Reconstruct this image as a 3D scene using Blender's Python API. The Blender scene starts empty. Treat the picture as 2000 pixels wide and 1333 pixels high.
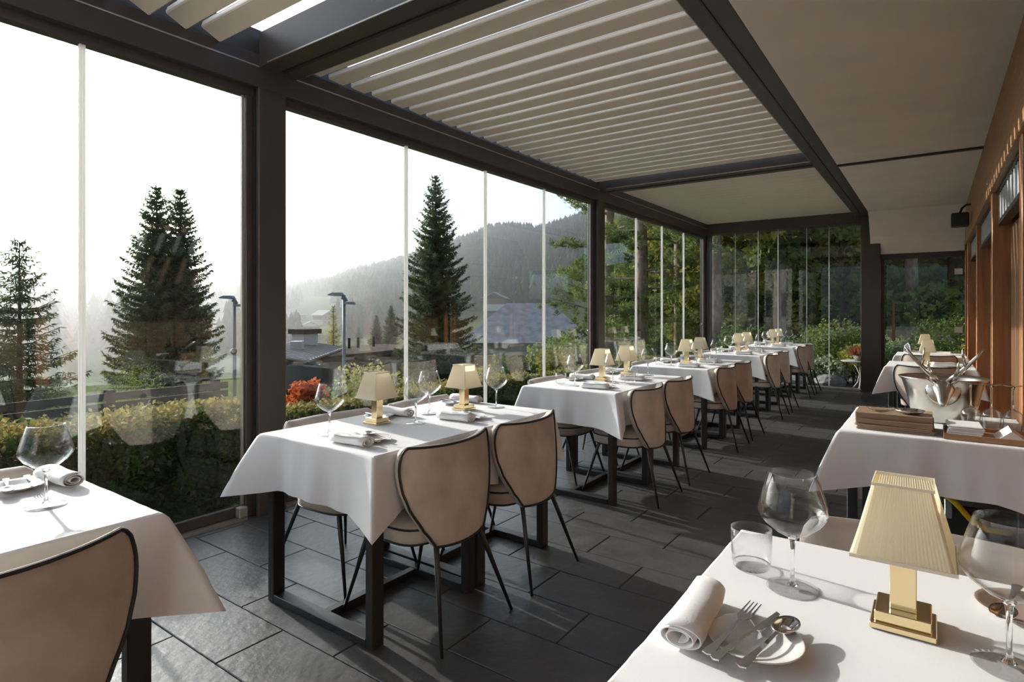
import bpy, math, random
import numpy as np
from mathutils import Vector, Matrix, noise
R = math.radians
PI = math.pi

# ------------------------------------------------------------------ camera, sky, sun, exposure
sc = bpy.context.scene
F_PX, HZ, YAW, EYE = 1150.0, 608.0, R(35.6), 1.30
cam_d = bpy.data.cameras.new('camera')
cam = bpy.data.objects.new('camera', cam_d)
sc.collection.objects.link(cam)
cam.location = (0, 0, EYE)
cam.rotation_euler = (R(90), 0, YAW)
cam_d.sensor_fit = 'HORIZONTAL'
cam_d.sensor_width = 36.0
cam_d.lens = F_PX / 2000 * 36
cam_d.shift_y = (HZ - 666.5) / 2000
cam_d.clip_start = 0.05
cam_d.clip_end = 6000
sc.camera = cam

SUN_EL, SUN_AZ = R(20), R(7)          # azimuth measured from -X towards +Y
SUN_DIR = Vector((-math.cos(SUN_AZ) * math.cos(SUN_EL), math.sin(SUN_AZ) * math.cos(SUN_EL), math.sin(SUN_EL)))
world = bpy.data.worlds.new('sky')
sc.world = world
world.use_nodes = True
wn = world.node_tree
wn.nodes.clear()
w_out = wn.nodes.new('ShaderNodeOutputWorld')
w_bg = wn.nodes.new('ShaderNodeBackground')
w_sky = wn.nodes.new('ShaderNodeTexSky')
w_sky.sky_type = 'NISHITA'
w_sky.sun_disc = False
w_sky.sun_elevation = SUN_EL
w_sky.sun_rotation = R(-83)
w_sky.altitude = 1000
w_sky.air_density = 1.0
w_sky.dust_density = 8.0
w_sky.ozone_density = 1.0
w_bg.inputs['Strength'].default_value = 0.091
w_hs = wn.nodes.new('ShaderNodeHueSaturation')
w_hs.inputs['Saturation'].default_value = 0.75
wn.links.new(w_sky.outputs[0], w_hs.inputs['Color'])
w_tint = wn.nodes.new('ShaderNodeMix'); w_tint.data_type = 'RGBA'; w_tint.blend_type = 'MULTIPLY'
w_tint.inputs[0].default_value = 1.0
w_tint.inputs[7].default_value = (0.87, 0.99, 1.12, 1.0)
wn.links.new(w_hs.outputs[0], w_tint.inputs[6])
wn.links.new(w_tint.outputs[2], w_bg.inputs['Color'])
wn.links.new(w_bg.outputs[0], w_out.inputs['Surface'])

sun_d = bpy.data.lights.new('sun', 'SUN')
sun_d.energy = 2.6
sun_d.angle = R(0.7)
sun_d.color = (1.0, 0.965, 0.92)
sun = bpy.data.objects.new('sun', sun_d)
sc.collection.objects.link(sun)
sun.rotation_euler = SUN_DIR.to_track_quat('Z', 'Y').to_euler()
sun.location = SUN_DIR * 60

sc.view_settings.view_transform = 'Standard'
sc.view_settings.look = 'None'
sc.view_settings.gamma = 1.0
sc.view_settings.use_curve_mapping = False
sc.view_settings.exposure = 1.66
cy = sc.cycles
cy.use_denoising = True
cy.max_bounces = 12
cy.diffuse_bounces = 6
cy.glossy_bounces = 4
cy.transmission_bounces = 6
cy.transparent_max_bounces = 32
cy.volume_bounces = 0
cy.caustics_reflective = False
cy.caustics_refractive = False
cy.sample_clamp_indirect = 6.0

# ------------------------------------------------------------------ helpers
COL = sc.collection

def link_mesh(name, me, mat=None, parent=None, loc=None, rot=None):
    o = bpy.data.objects.new(name, me)
    COL.objects.link(o)
    if mat is not None and len(me.materials) == 0:
        me.materials.append(mat)
    if parent is not None:
        o.parent = parent
    if loc is not None:
        o.location = loc
    if rot is not None:
        o.rotation_euler = rot
    return o

def np_mesh(name, v, f, smooth=False):
    """mesh from arrays: v (n,3), f (m,k)"""
    v = np.asarray(v, dtype=np.float32)
    f = np.asarray(f, dtype=np.int32)
    me = bpy.data.meshes.new(name)
    m, k = f.shape
    me.vertices.add(len(v))
    me.vertices.foreach_set('co', v.ravel())
    me.loops.add(m * k)
    me.loops.foreach_set('vertex_index', f.ravel())
    me.polygons.add(m)
    me.polygons.foreach_set('loop_start', np.arange(0, m * k, k, dtype=np.int32))
    me.polygons.foreach_set('loop_total', np.full(m, k, dtype=np.int32))
    if smooth:
        me.polygons.foreach_set('use_smooth', np.ones(m, dtype=bool))
    me.update(calc_edges=True)
    me.validate()
    return me

class MB:
    """collects shapes into ONE mesh"""
    def __init__(s):
        s.v, s.f, s.sm = [], [], []

    def add(s, vs, fs, smooth=False):
        b = len(s.v)
        s.v += [tuple(p) for p in vs]
        s.f += [tuple(i + b for i in f) for f in fs]
        s.sm += [smooth] * len(fs)
        return s

    def box(s, x0, x1, y0, y1, z0, z1, bev=0.0):
        if bev <= 0:
            vs = [(x, y, z) for z in (z0, z1) for y in (y0, y1) for x in (x0, x1)]
            fs = [(0, 2, 3, 1), (4, 5, 7, 6), (0, 1, 5, 4), (2, 6, 7, 3), (0, 4, 6, 2), (1, 3, 7, 5)]
            return s.add(vs, fs)
        b = min(bev, (x1 - x0) / 2.01, (y1 - y0) / 2.01, (z1 - z0) / 2.01)
        rings = []
        for z, i in ((z0, b), (z0 + b, 0), (z1 - b, 0), (z1, b)):
            rings.append([(x0 + i, y0 + b + 0 * i, z), (x0 + b, y0 + i, z), (x1 - b, y0 + i, z), (x1 - i, y0 + b, z),
                          (x1 - i, y1 - b, z), (x1 - b, y1 - i, z), (x0 + b, y1 - i, z), (x0 + i, y1 - b, z)])
        return s.rings(rings, cap=True)

    def rings(s, rings, cap=True, close=True, smooth=False, capsmooth=False):
        n = len(rings[0])
        b = len(s.v)
        for r in rings:
            s.v += [tuple(p) for p in r]
        m = n if close else n - 1
        for i in range(len(rings) - 1):
            for j in range(m):
                k = (j + 1) % n
                s.f.append((b + i * n + j, b + i * n + k, b + (i + 1) * n + k, b + (i + 1) * n + j))
                s.sm.append(smooth)
        if cap:
            s.f.append(tuple(b + j for j in range(n))[::-1]); s.sm.append(capsmooth)
            e = b + (len(rings) - 1) * n
            s.f.append(tuple(e + j for j in range(n))); s.sm.append(capsmooth)
        return s

    def tube(s, pts, r, n=8, cap=True, closed=False, smooth=True):
        pts = [Vector(p) for p in pts]
        m = len(pts)
        rr = r if isinstance(r, (list, tuple)) else [r] * m
        rings = []
        up = None
        for i, p in enumerate(pts):
            if closed:
                t = pts[(i + 1) % m] - pts[i - 1]
            else:
                t = pts[min(i + 1, m - 1)] - pts[max(i - 1, 0)]
            if t.length < 1e-9:
                t = Vector((0, 0, 1))
            t.normalize()
            if up is None:
                a = Vector((0, 0, 1)) if abs(t.z) < 0.9 else Vector((1, 0, 0))
                up = (a - t * a.dot(t)).normalized()
            else:
                up = up - t * up.dot(t)
                if up.length < 1e-6:
                    a = Vector((0, 0, 1)) if abs(t.z) < 0.9 else Vector((1, 0, 0))
                    up = a - t * a.dot(t)
                up.normalize()
            w = t.cross(up)
            rings.append([p + (up * math.cos(2 * PI * j / n) + w * math.sin(2 * PI * j / n)) * rr[i] for j in range(n)])
        if closed:
            rings.append(rings[0])
            return s.rings(rings, cap=False, smooth=smooth)
        return s.rings(rings, cap=cap, smooth=smooth)

    def lathe(s, prof, n=24, c=(0, 0, 0), smooth=True, cap=False):
        rings = [[(c[0] + r * math.cos(2 * PI * j / n), c[1] + r * math.sin(2 * PI * j / n), c[2] + z) for j in range(n)] for r, z in prof]
        return s.rings(rings, cap=cap, smooth=smooth)

    def prism(s, poly, axis, a0, a1):
        """extrude a 2D polygon; axis 'x': poly is (y,z); 'y': (x,z); 'z': (x,y)"""
        def P(q, a):
            return {'x': (a, q[0], q[1]), 'y': (q[0], a, q[1]), 'z': (q[0], q[1], a)}[axis]
        return s.rings([[P(q, a0) for q in poly], [P(q, a1) for q in poly]], cap=True)

    def mesh(s, name):
        me = bpy.data.meshes.new(name)
        me.from_pydata(s.v, [], s.f)
        me.polygons.foreach_set('use_smooth', s.sm)
        me.update()
        import bmesh
        bm = bmesh.new(); bm.from_mesh(me)
        bmesh.ops.recalc_face_normals(bm, faces=bm.faces)
        bm.to_mesh(me); bm.free()
        return me

    def build(s, name, mat, parent=None, loc=None, rot=None):
        return link_mesh(name, s.mesh(name), mat, parent, loc, rot)

def tag(o, label=None, cat=None, group=None, kind=None):
    if label: o['label'] = label
    if cat: o['category'] = cat
    if group: o['group'] = group
    if kind: o['kind'] = kind
    return o

def thing(name, label, cat, loc=(0, 0, 0), rz=0.0, group=None):
    o = bpy.data.objects.new(name, None)
    COL.objects.link(o)
    o.empty_display_size = 0.1
    o.location = loc
    o.rotation_euler = (0, 0, rz)
    return tag(o, label, cat, group)

def copy_tree(o, label=None, loc=None, rz=None, group=None, parent=None, scale=None):
    c = o.copy()
    COL.objects.link(c)
    if parent is not None: c.parent = parent
    if label: c['label'] = label
    if group: c['group'] = group
    if loc is not None: c.location = loc
    if rz is not None: c.rotation_euler = (0, 0, rz)
    if scale is not None: c.scale = (scale, scale, scale)
    for ch in KIDS(o):
        copy_tree(ch, parent=c)
    return c

def KIDS(o):
    return list(o.children)

class Proto:
    """first use hands out the original, later uses hand out copies"""
    def __init__(s, o): s.o, s.used = o, False
    def put(s, label, loc, rz=0.0, group=None, scale=None):
        if not s.used:
            s.used = True
            o = s.o
            o['label'] = label
            if group: o['group'] = group
            o.location = loc; o.rotation_euler = (0, 0, rz)
            if scale: o.scale = (scale,) * 3
            return o
        return copy_tree(s.o, label, loc, rz, group, scale=scale)

def pix(u, v, z=0.0):
    """floor-plan point seen at pixel (u,v) at height z"""
    Z = F_PX * (EYE - z) / (v - HZ)
    return at(u, Z)

def at(u, Z):
    k = (u - 1000) / F_PX
    c, s_ = math.cos(YAW), math.sin(YAW)
    return Vector((Z * (k * c - s_), Z * (k * s_ + c), 0))

def at3(u, v, Z):
    p = at(u, Z)
    return Vector((p.x, p.y, EYE + (HZ - v) / F_PX * Z))

# ------------------------------------------------------------------ materials
def new_mat(name):
    m = bpy.data.materials.new(name)
    m.use_nodes = True
    nt = m.node_tree
    return m, nt, nt.nodes['Principled BSDF'], nt.nodes['Material Output']

def mat(name, col, rough=0.5, metal=0.0, var=0.0, scale=8.0, bump=0.0, bscale=60.0, spec=None, sheen=0.0, detail=4.0, stretch=None, col2=None, coat=0.0, trans=0.0, rough_var=0.0):
    m, nt, p, out = new_mat(name)
    p.inputs['Roughness'].default_value = rough
    p.inputs['Metallic'].default_value = metal
    if spec is not None: p.inputs['Specular IOR Level'].default_value = spec
    if sheen: 
        p.inputs['Sheen Weight'].default_value = sheen
        p.inputs['Sheen Roughness'].default_value = 0.4
    if coat:
        p.inputs['Coat Weight'].default_value = coat
    tc = nt.nodes.new('ShaderNodeTexCoord')
    src = tc.outputs['Object']
    if stretch:
        mp = nt.nodes.new('ShaderNodeMapping')
        mp.inputs['Scale'].default_value = stretch
        nt.links.new(src, mp.inputs['Vector'])
        src = mp.outputs['Vector']
    c = tuple(col) + (1.0,)
    if var > 0 or col2 is not None:
        nz = nt.nodes.new('ShaderNodeTexNoise')
        nz.inputs['Scale'].default_value = scale
        nz.inputs['Detail'].default_value = detail
        nt.links.new(src, nz.inputs['Vector'])
        mx = nt.nodes.new('ShaderNodeValToRGB')
        mx.color_ramp.elements[0].position = 0.3
        mx.color_ramp.elements[1].position = 0.7
        if col2 is None:
            a = tuple(x * (1 - var) for x in col) + (1,)
            b = tuple(min(1, x * (1 + var)) for x in col) + (1,)
        else:
            a, b = c, tuple(col2) + (1,)
        mx.color_ramp.elements[0].color = a
        mx.color_ramp.elements[1].color = b
        nt.links.new(nz.outputs['Fac'], mx.inputs['Fac'])
        nt.links.new(mx.outputs['Color'], p.inputs['Base Color'])
        if rough_var:
            mr = nt.nodes.new('ShaderNodeMapRange')
            mr.inputs['To Min'].default_value = rough - rough_var
            mr.inputs['To Max'].default_value = rough + rough_var
            nt.links.new(nz.outputs['Fac'], mr.inputs['Value'])
            nt.links.new(mr.outputs[0], p.inputs['Roughness'])
    else:
        p.inputs['Base Color'].default_value = c
    if bump > 0:
        bz = nt.nodes.new('ShaderNodeTexNoise')
        bz.inputs['Scale'].default_value = bscale
        bz.inputs['Detail'].default_value = 5
        nt.links.new(src, bz.inputs['Vector'])
        bp = nt.nodes.new('ShaderNodeBump')
        bp.inputs['Strength'].default_value = bump
        bp.inputs['Distance'].default_value = 0.01
        nt.links.new(bz.outputs['Fac'], bp.inputs['Height'])
        nt.links.new(bp.outputs['Normal'], p.inputs['Normal'])
    if trans:
        tr = nt.nodes.new('ShaderNodeBsdfTranslucent')
        tr.inputs['Color'].default_value = c
        mxs = nt.nodes.new('ShaderNodeMixShader')
        mxs.inputs['Fac'].default_value = trans
        nt.links.new(p.outputs[0], mxs.inputs[1])
        nt.links.new(tr.outputs[0], mxs.inputs[2])
        nt.links.new(mxs.outputs[0], out.inputs['Surface'])
    return m

def thin_glass(name, f0=0.05, tint=(0.97, 0.985, 0.975), gain=1.0, power=5.0):
    m, nt, p, out = new_mat(name)
    nt.nodes.remove(p)
    lw = nt.nodes.new('ShaderNodeLayerWeight')
    lw.inputs['Blend'].default_value = 0.5
    pw = nt.nodes.new('ShaderNodeMath'); pw.operation = 'POWER'; pw.inputs[1].default_value = power
    nt.links.new(lw.outputs['Facing'], pw.inputs[0])
    ml = nt.nodes.new('ShaderNodeMath'); ml.operation = 'MULTIPLY_ADD'
    ml.inputs[1].default_value = (1 - f0) * gain
    ml.inputs[2].default_value = f0
    nt.links.new(pw.outputs[0], ml.inputs[0])
    t = nt.nodes.new('ShaderNodeBsdfTransparent'); t.inputs['Color'].default_value = tuple(tint) + (1,)
    g = nt.nodes.new('ShaderNodeBsdfGlossy'); g.inputs['Roughness'].default_value = 0.0
    mx = nt.nodes.new('ShaderNodeMixShader')
    nt.links.new(ml.outputs[0], mx.inputs['Fac'])
    nt.links.new(t.outputs[0], mx.inputs[1])
    nt.links.new(g.outputs[0], mx.inputs[2])
    nt.links.new(mx.outputs[0], out.inputs['Surface'])
    return m

M = {}
M['frame'] = mat('bronze_aluminium', (0.066, 0.054, 0.046), 0.42, 0.0, var=0.08, scale=3, spec=0.4)
M['silver'] = mat('silver_edge', (0.45, 0.42, 0.38), 0.35, 0.6)
M['louver'] = mat('cream_louver', (0.86, 0.78, 0.66), 0.5, var=0.03, scale=4)
M['plaster'] = mat('beige_plaster', (0.84, 0.79, 0.72), 0.85, var=0.04, scale=2.5, bump=0.05, bscale=120)
M['darkstrip'] = mat('dark_strip', (0.03, 0.018, 0.014), 0.5)
M['tile'] = mat('slate_tile', (0.062, 0.061, 0.061), 0.40, var=0.25, scale=7, bump=0.35, bscale=22, rough_var=0.08, detail=8)
M['grout'] = mat('grout', (0.12, 0.115, 0.11), 0.8, var=0.1)
M['wood'] = mat('larch_wood', (0.28, 0.11, 0.036), 0.38, col2=(0.40, 0.175, 0.065), scale=5, stretch=(6, 6, 0.5), bump=0.1, bscale=30)
M['wood_h'] = mat('larch_beam', (0.30, 0.15, 0.06), 0.45, col2=(0.42, 0.24, 0.105), scale=5, stretch=(6, 0.4, 6), bump=0.1, bscale=30)
M['wood_dark'] = mat('dark_wood_panel', (0.10, 0.048, 0.018), 0.45, col2=(0.15, 0.07, 0.026), scale=5, stretch=(6, 6, 0.4))
M['pane'] = thin_glass('window_glass', 0.062, (0.975, 0.985, 0.98))
M['pane_end'] = thin_glass('end_wall_glass', 0.032, (0.98, 0.985, 0.98))
M['crystal'] = thin_glass('crystal_glass', 0.022, (0.99, 0.993, 0.993), power=3.6)
m_, nt_, p_, o_ = new_mat('solid_crystal')
p_.inputs['Base Color'].default_value = (1, 1, 1, 1)
p_.inputs['Roughness'].default_value = 0.0
p_.inputs['IOR'].default_value = 1.45
p_.inputs['Transmission Weight'].default_value = 1.0
M['crystal_solid'] = m_
M['crystal_b'] = thin_glass('glassware', 0.06, (0.98, 0.985, 0.985), power=2.6)
M['seal'] = mat('white_seal', (0.90, 0.90, 0.88), 0.35, trans=0.65)
M['cloth'] = mat('white_linen', (0.88, 0.875, 0.87), 0.8, var=0.015, scale=300, bump=0.05, bscale=500, sheen=0.1, trans=0.12)
M['napkin'] = mat('white_napkin', (0.82, 0.81, 0.80), 0.8, bump=0.1, bscale=300)
M['velvet'] = mat('taupe_velvet', (0.52, 0.445, 0.375), 0.75, var=0.2, scale=7, sheen=0.35, bump=0.06, bscale=300)
M['piping'] = mat('black_piping', (0.012, 0.012, 0.013), 0.5)
M['black'] = mat('black_steel', (0.018, 0.018, 0.019), 0.42, spec=0.5)
M['brass'] = mat('polished_brass', (0.84, 0.68, 0.40), 0.17, 1.0)
M['shade'] = mat('cream_fabric_shade', (0.88, 0.80, 0.61), 0.8, var=0.02, scale=80, trans=0.5)
M['shade_trim'] = mat('cream_trim', (0.85, 0.79, 0.67), 0.8, trans=0.3)
M['china'] = mat('white_china', (0.80, 0.78, 0.74), 0.15, coat=0.3)
M['china_clay'] = mat('clay_china', (0.42, 0.33, 0.27), 0.35)
M['steel'] = mat('polished_steel', (0.62, 0.60, 0.58), 0.14, 1.0)
M['pewter'] = mat('pewter', (0.66, 0.63, 0.58), 0.22, 1.0, var=0.12, scale=9)
M['menu'] = mat('brown_menu_board', (0.27, 0.17, 0.10), 0.6, col2=(0.36, 0.24, 0.15), scale=6, stretch=(1, 8, 8))
M['traywood'] = mat('tray_wood', (0.35, 0.19, 0.09), 0.45, var=0.15, scale=6)
M['binblack'] = mat('dark_green_plastic', (0.012, 0.022, 0.018), 0.4)
M['yellow'] = mat('yellow_plastic', (0.80, 0.55, 0.01), 0.4)
M['curtain'] = mat('grey_curtain', (0.28, 0.29, 0.30), 0.7, trans=0.1)
M['paper'] = mat('white_paper', (0.75, 0.74, 0.71), 0.8)
# ------------------------------------------------------------------ the room: floor and tiles
XI, XO, XG = -3.46, -3.62, -3.55        # inner face, outer face and glass plane of the window side
XW = 0.38                               # face of the timber wall
YF = 11.25                              # far wall
floor = tag(MB().box(-3.64, 0.75, -2.9, 11.45, -0.12, -0.008).build('floor', M['grout']),
            'dark slate floor laid in staggered rectangular tiles', kind='structure')
TL, TW, JT = 0.635, 0.2812, 0.005
tile_meshes = {}
def tile_piece(x0, x1, y0, y1, name='tile'):
    w, d = round(x1 - x0 - JT, 3), round(y1 - y0 - JT, 3)
    key = (w, d)
    if key not in tile_meshes:
        tile_meshes[key] = MB().box(-w / 2, w / 2, -d / 2, d / 2, -0.010, 0.0, 0.0025).mesh('tile')
    return link_mesh(name, tile_meshes[key], M['tile'], floor, ((x0 + x1) / 2, (y0 + y1) / 2, -random.random() * 0.0006))
random.seed(4)
backrows = MB()
for r in range(-15, 36):
    y0 = 1.41 + r * TW
    y1 = min(y0 + TW, 11.3)
    if y0 > 11.2: break
    x = -2.472 - 2 * TL + (0.0 if r % 2 == 0 else -0.317)
    while x < 0.40:
        a, b = max(x, XI), min(x + TL, 0.46)
        if b - a > 0.03:
            if y1 < 0.02:
                backrows.box(a + JT / 2, b - JT / 2, y0 + JT / 2, y1 - JT / 2, -0.010, 0.0, 0.0025)
            else:
                tile_piece(a, b, y0, y1)
        x += TL
tag(backrows.build('tile_field', M['tile'], floor), kind='stuff')

# ------------------------------------------------------------------ posts and beams of the pergola
POSTS = [(-2.52, -2.32), (2.09, 2.285), (6.72, 6.90), (11.22, 11.46)]
post_lab = ['bronze aluminium post of the pergola behind the camera', 'wide bronze post between the two nearest window bays',
            'bronze post between the middle and far window bays', 'bronze corner post where window side meets far glass wall']
n_trim = 0
def trim(mb, m, label, parts=()):
    global n_trim
    n_trim += 1
    o = tag(mb.build('trim_%d' % n_trim, m), label, kind='structure')
    return o
for (a, b), lab in zip(POSTS, post_lab):
    p = trim(MB().box(XO, XI, a, b, -0.01, 2.72, 0.006), M['frame'], lab)
    MB().box(XG - 0.03, XG + 0.03, a - 0.05, a - 0.001, 0.0, 2.71, 0.004).build('glass_channel', M['frame'], p)
    MB().box(XI - 0.045, XI - 0.030, a - 0.004, a - 0.0005, 0.0, 2.71).build('groove_strip', M['piping'], p)
# side beam on the window side, with lip and silver edge
t = trim(MB().box(XO, XI, -2.6, 11.46, 2.715, 2.92, 0.004), M['frame'], 'long bronze beam above the sliding glass panes')
MB().box(XO, XI - 0.05, -2.6, 11.46, 2.92, 3.10).build('gutter', M['frame'], t)
for a, b in ((-2.3, 2.09), (2.36, 6.75), (7.02, 11.15)):
    MB().box(XI, XI + 0.006, a, b, 2.838, 2.846).build('silver_edge', M['silver'], t)
MB().box(XG - 0.035, XG + 0.035, -2.3, 11.2, 2.665, 2.716).build('top_track', M['frame'], t)
# cross beams
for i, (a, b, lab) in enumerate(((2.09, 2.36, 'double cross beam nearest the camera under the louvered roof'),
                                 (6.75, 7.02, 'cross beam between open and closed louver bays'))):
    t = trim(MB().box(XI, -1.03, a, b, 2.84, 3.06, 0.004), M['frame'], lab)
    for y in (a, b):
        s = 1 if y == b else -1
        MB().box(XI + 0.1, -1.035, min(y, y + s * 0.006), max(y, y + s * 0.006), 2.842, 2.850).build('silver_edge', M['silver'], t)
    MB().box(XI + 0.06, -1.035, (a + b) / 2 - 0.012, (a + b) / 2 + 0.012, 2.832, 2.8405).build('groove_strip', M['piping'], t)
t = trim(MB().box(XO, -0.83, 11.15, 11.46, 2.745, 3.06, 0.004), M['frame'], 'beam above the far glass wall')
t = trim(MB().box(-1.035, -0.826, -2.6, 11.2, 2.84, 3.06, 0.004), M['frame'], 'long charcoal beam between louvers and plaster ceiling')
for a, b in ((-2.3, 2.09), (2.36, 6.75), (7.02, 11.15)):
    MB().box(-1.041, -1.035, a, b, 2.842, 2.852).build('silver_edge', M['silver'], t)
MB().box(-0.945, -0.935, -2.6, 10.6, 2.834, 2.8405).build('groove_strip', M['piping'], t)
t = trim(MB().box(-0.96, -0.69, 11.04, 11.26, -0.01, 2.84, 0.006), M['frame'], 'dark column beside the glass door at far end')

# ------------------------------------------------------------------ louvered roof: every slat its own piece
def slat_profile(w, h):
    r = 0.012
    return [(-w / 2 + r, 0), (w / 2 - 0.006, 0.0), (w / 2, 0.006), (w / 2, h - 0.008), (w / 2 + 0.004, h - 0.006), (w / 2 + 0.004, h),
            (-w / 2 - 0.002, h), (-w / 2 - 0.002, h - 0.006), (-w / 2, h - 0.008), (-w / 2, r), (-w / 2 + r * 0.3, r * 0.3)]
def louver_bay(y_first, n, pitch, w, h, z, label, tilt):
    root = bpy.data.objects.new('ceiling', None); COL.objects.link(root)
    root.location = ((XI - 1.03) / 2, y_first, z)
    tag(root, label, kind='structure')
    me = MB().prism(slat_profile(w, h), 'x', (XI + 0.012) - root.location.x, (-1.045) - root.location.x).mesh('louver_slat')
    cap = MB().prism([(q[0] * 0.98, q[1] * 0.98 + 0.0006) for q in slat_profile(w, h)], 'x', (XI + 0.008) - root.location.x, (XI + 0.0115) - root.location.x).mesh('end_cap')
    for i in range(n):
        s = link_mesh('louver_slat', me, M['louver'], root, (0, i * pitch, 0), (tilt, 0, 0))
        link_mesh('end_cap', cap, M['louver'], s)
    return root
louver_bay(1.780 - 19 * 0.195, 20, 0.195, 0.128, 0.036, 2.925, 'open cream louver slats overhead nearest the camera', R(-24))
louver_bay(2.480, 22, 0.195, 0.132, 0.032, 2.925, 'half open cream louver slats over the middle window bay', R(-3))
louver_bay(7.125, 21, 0.195, 0.188, 0.055, 2.925, 'closed cream louver slats over the far window bay', 0.0)

# ------------------------------------------------------------------ plaster ceiling, sloped bulkhead, timber wall
c2 = tag(MB().box(-0.826, 0.75, -2.9, 11.4, 2.84, 2.95).build('ceiling', M['plaster']), 'plain beige plaster ceiling beside the louvers', kind='structure')
bl = MB().prism([(10.63, 2.8395), (10.80, 2.70), (10.98, 2.48), (11.14, 2.215), (11.30, 2.215), (11.30, 2.8395)], 'x', -0.826, XW)
tag(bl.build('wall_bulkhead', M['plaster']), 'sloping beige plaster bulkhead above the far door', kind='structure')
trim(MB().box(-0.825, XW, 7.02, 7.07, 2.822, 2.8398), M['darkstrip'], 'thin dark strip crossing the plaster ceiling')
wb = bpy.data.objects.new('window_5', None); COL.objects.link(wb)  # unseen glazed end, added so daylight enters from behind the camera
tag(wb, 'unseen glass end wall behind the camera, added to let daylight in', kind='structure')
for i in range(4):
    MB().box(-3.46 + i * 1.0 + 0.004, -2.46 + i * 1.0 - 0.004, -2.605, -2.595, 0.02, 2.71).build('glass_pane', M['pane_end'], wb)
wr = tag(MB().box(0.60, 0.75, -2.9, 11.4, -0.01, 2.84).build('wall_right', M['wood_dark']), 'timber wall with posts and panels along the right side', kind='structure')
MB().box(XW, 0.60, -2.6, 10.95, 2.34, 2.839, 0.004).build('fascia_board', M['wood_h'], wr)
MB().box(XW - 0.012, 0.60, -2.6, 10.95, 2.26, 2.338, 0.004).build('fascia_trim', M['wood_h'], wr)
PY = [-2.0, 0.05, 2.12, 4.22, 6.20, 8.32, 10.42]
for y in PY:
    MB().box(0.385, 0.60, y - 0.055, y + 0.055, 0.0, 2.259, 0.005).build('post', M['wood'], wr)
    MB().box(0.43, 0.60, y + 0.17, y + 0.20, 0.0, 2.259, 0.003).build('metal_strip', M['silver'], wr)
    MB().box(0.46, 0.60, y + 0.20, y + 0.36, 0.0, 2.259, 0.004).build('door_stile', M['wood'], wr)
for a, b in zip(PY[:-1], PY[1:]):
    n = 5
    w = (b - a - 0.48) / n
    for i in range(n):
        x0 = a + 0.385 + i * w
        MB().box(0.50, 0.60, x0 + 0.003, x0 + w - 0.003, 0.1, 1.98, 0.005).build('panel', M['wood_dark'], wr)
MB().box(0.44, 0.60, 10.62, 11.2, 0.0, 2.259, 0.004).build('panel', M['wood'], wr)
MB().box(XW, 0.60, 10.951, 11.13, 0.0, 2.21, 0.004).build('post', M['wood'], wr)
# pleated blinds gathered under the fascia
for i, (a, b) in enumerate(zip(PY[2:-1], PY[3:])):
    y0, y1 = a + 0.08, b - 0.08
    n = 34
    poly, back = [], []
    for k in range(n + 1):
        yy = y0 + (y1 - y0) * k / n
        xx = 0.425 + (0.022 if k % 2 else 0.0)
        poly.append((xx, yy))
    full = poly + [(0.475, y1), (0.475, y0)]
    o = bpy.data.objects.new('pleated_blind', None); COL.objects.link(o)
    tag(o, ['gathered grey pleated blind under timber beam, nearest one', 'second grey pleated blind along the timber wall',
            'third grey pleated blind along the timber wall', 'farthest grey pleated blind along the timber wall'][i], 'blind', 'pleated blinds on the timber wall')
    o.location = (0, 0, 0)
    MB().prism(full, 'z', 2.02, 2.235).build('pleats', M['curtain'], o)
    MB().box(0.415, 0.48, y0, y1, 2.236, 2.2585).build('head_rail', M['black'], o)
    MB().box(0.42, 0.478, y0, y1, 1.985, 2.019).build('bottom_rail', M['black'], o)

# ------------------------------------------------------------------ frameless sliding glass
def side_window(idx, bounds, label, y_end):
    root = bpy.data.objects.new('window_%d' % idx, None); COL.objects.link(root)
    root.location = (XG, bounds[0], 0)
    tag(root, label, kind='structure')
    def put(mb, name, m): 
        o = mb.build(name, m); o.parent = root; o.matrix_parent_inverse = Matrix.Translation(-root.location)
        return o
    put(MB().box(XG - 0.05, XG + 0.05, bounds[0], bounds[-1], -0.012, 0.012), 'floor_track', M['silver'])
    for a, b in zip(bounds[:-1], bounds[1:]):
        p = put(MB().box(XG - 0.005, XG + 0.005, a + 0.004, b - 0.004, 0.07, 2.68), 'glass_pane', M['pane'])
        put(MB().box(XG - 0.016, XG + 0.016, a + 0.006, b - 0.006, 0.014, 0.075, 0.003), 'bottom_rail', M['frame'])
    for y in bounds[1:-1]:
        put(MB().box(XG - 0.009, XG + 0.013, y - 0.013, y - 0.002, 0.08, 2.665), 'edge_seal', M['seal'])
        put(MB().box(XG - 0.009, XG + 0.013, y + 0.002, y + 0.013, 0.08, 2.665), 'edge_seal', M['seal'])
    y = bounds[-1]
    put(MB().box(XG - 0.008, XG + 0.010, y - 0.016, y - 0.004, 0.08, 2.665), 'edge_seal', M['silver'])
    k = MB().lathe([(0.001, 0.0), (0.019, 0.0), (0.021, 0.006), (0.012, 0.016), (0.001, 0.018)], 16).mesh('lock_knob')
    o = link_mesh('lock_knob', k, M['silver'])
    o.rotation_euler = (0, R(90), 0); o.location = (XG + 0.006, y - 0.07, 1.05)
    o.parent = root; o.matrix_parent_inverse = Matrix.Translation(-root.location)
    put(MB().box(XG - 0.02, XG + 0.06, y - 0.06, y - 0.005, 0.012, 0.075, 0.004), 'corner_block', M['silver'])
side_window(1, [-2.3, -0.95, 0.11, 1.17, 2.04], 'near window bay of tall frameless glass panes on the left', 2.04)
side_window(2, [2.29, 3.45, 4.51, 5.57, 6.67], 'middle window bay of four tall frameless glass panes', 6.67)
side_window(3, [6.905, 8.08, 9.09, 10.10, 11.17], 'far window bay of four tall frameless glass panes', 11.17)

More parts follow.
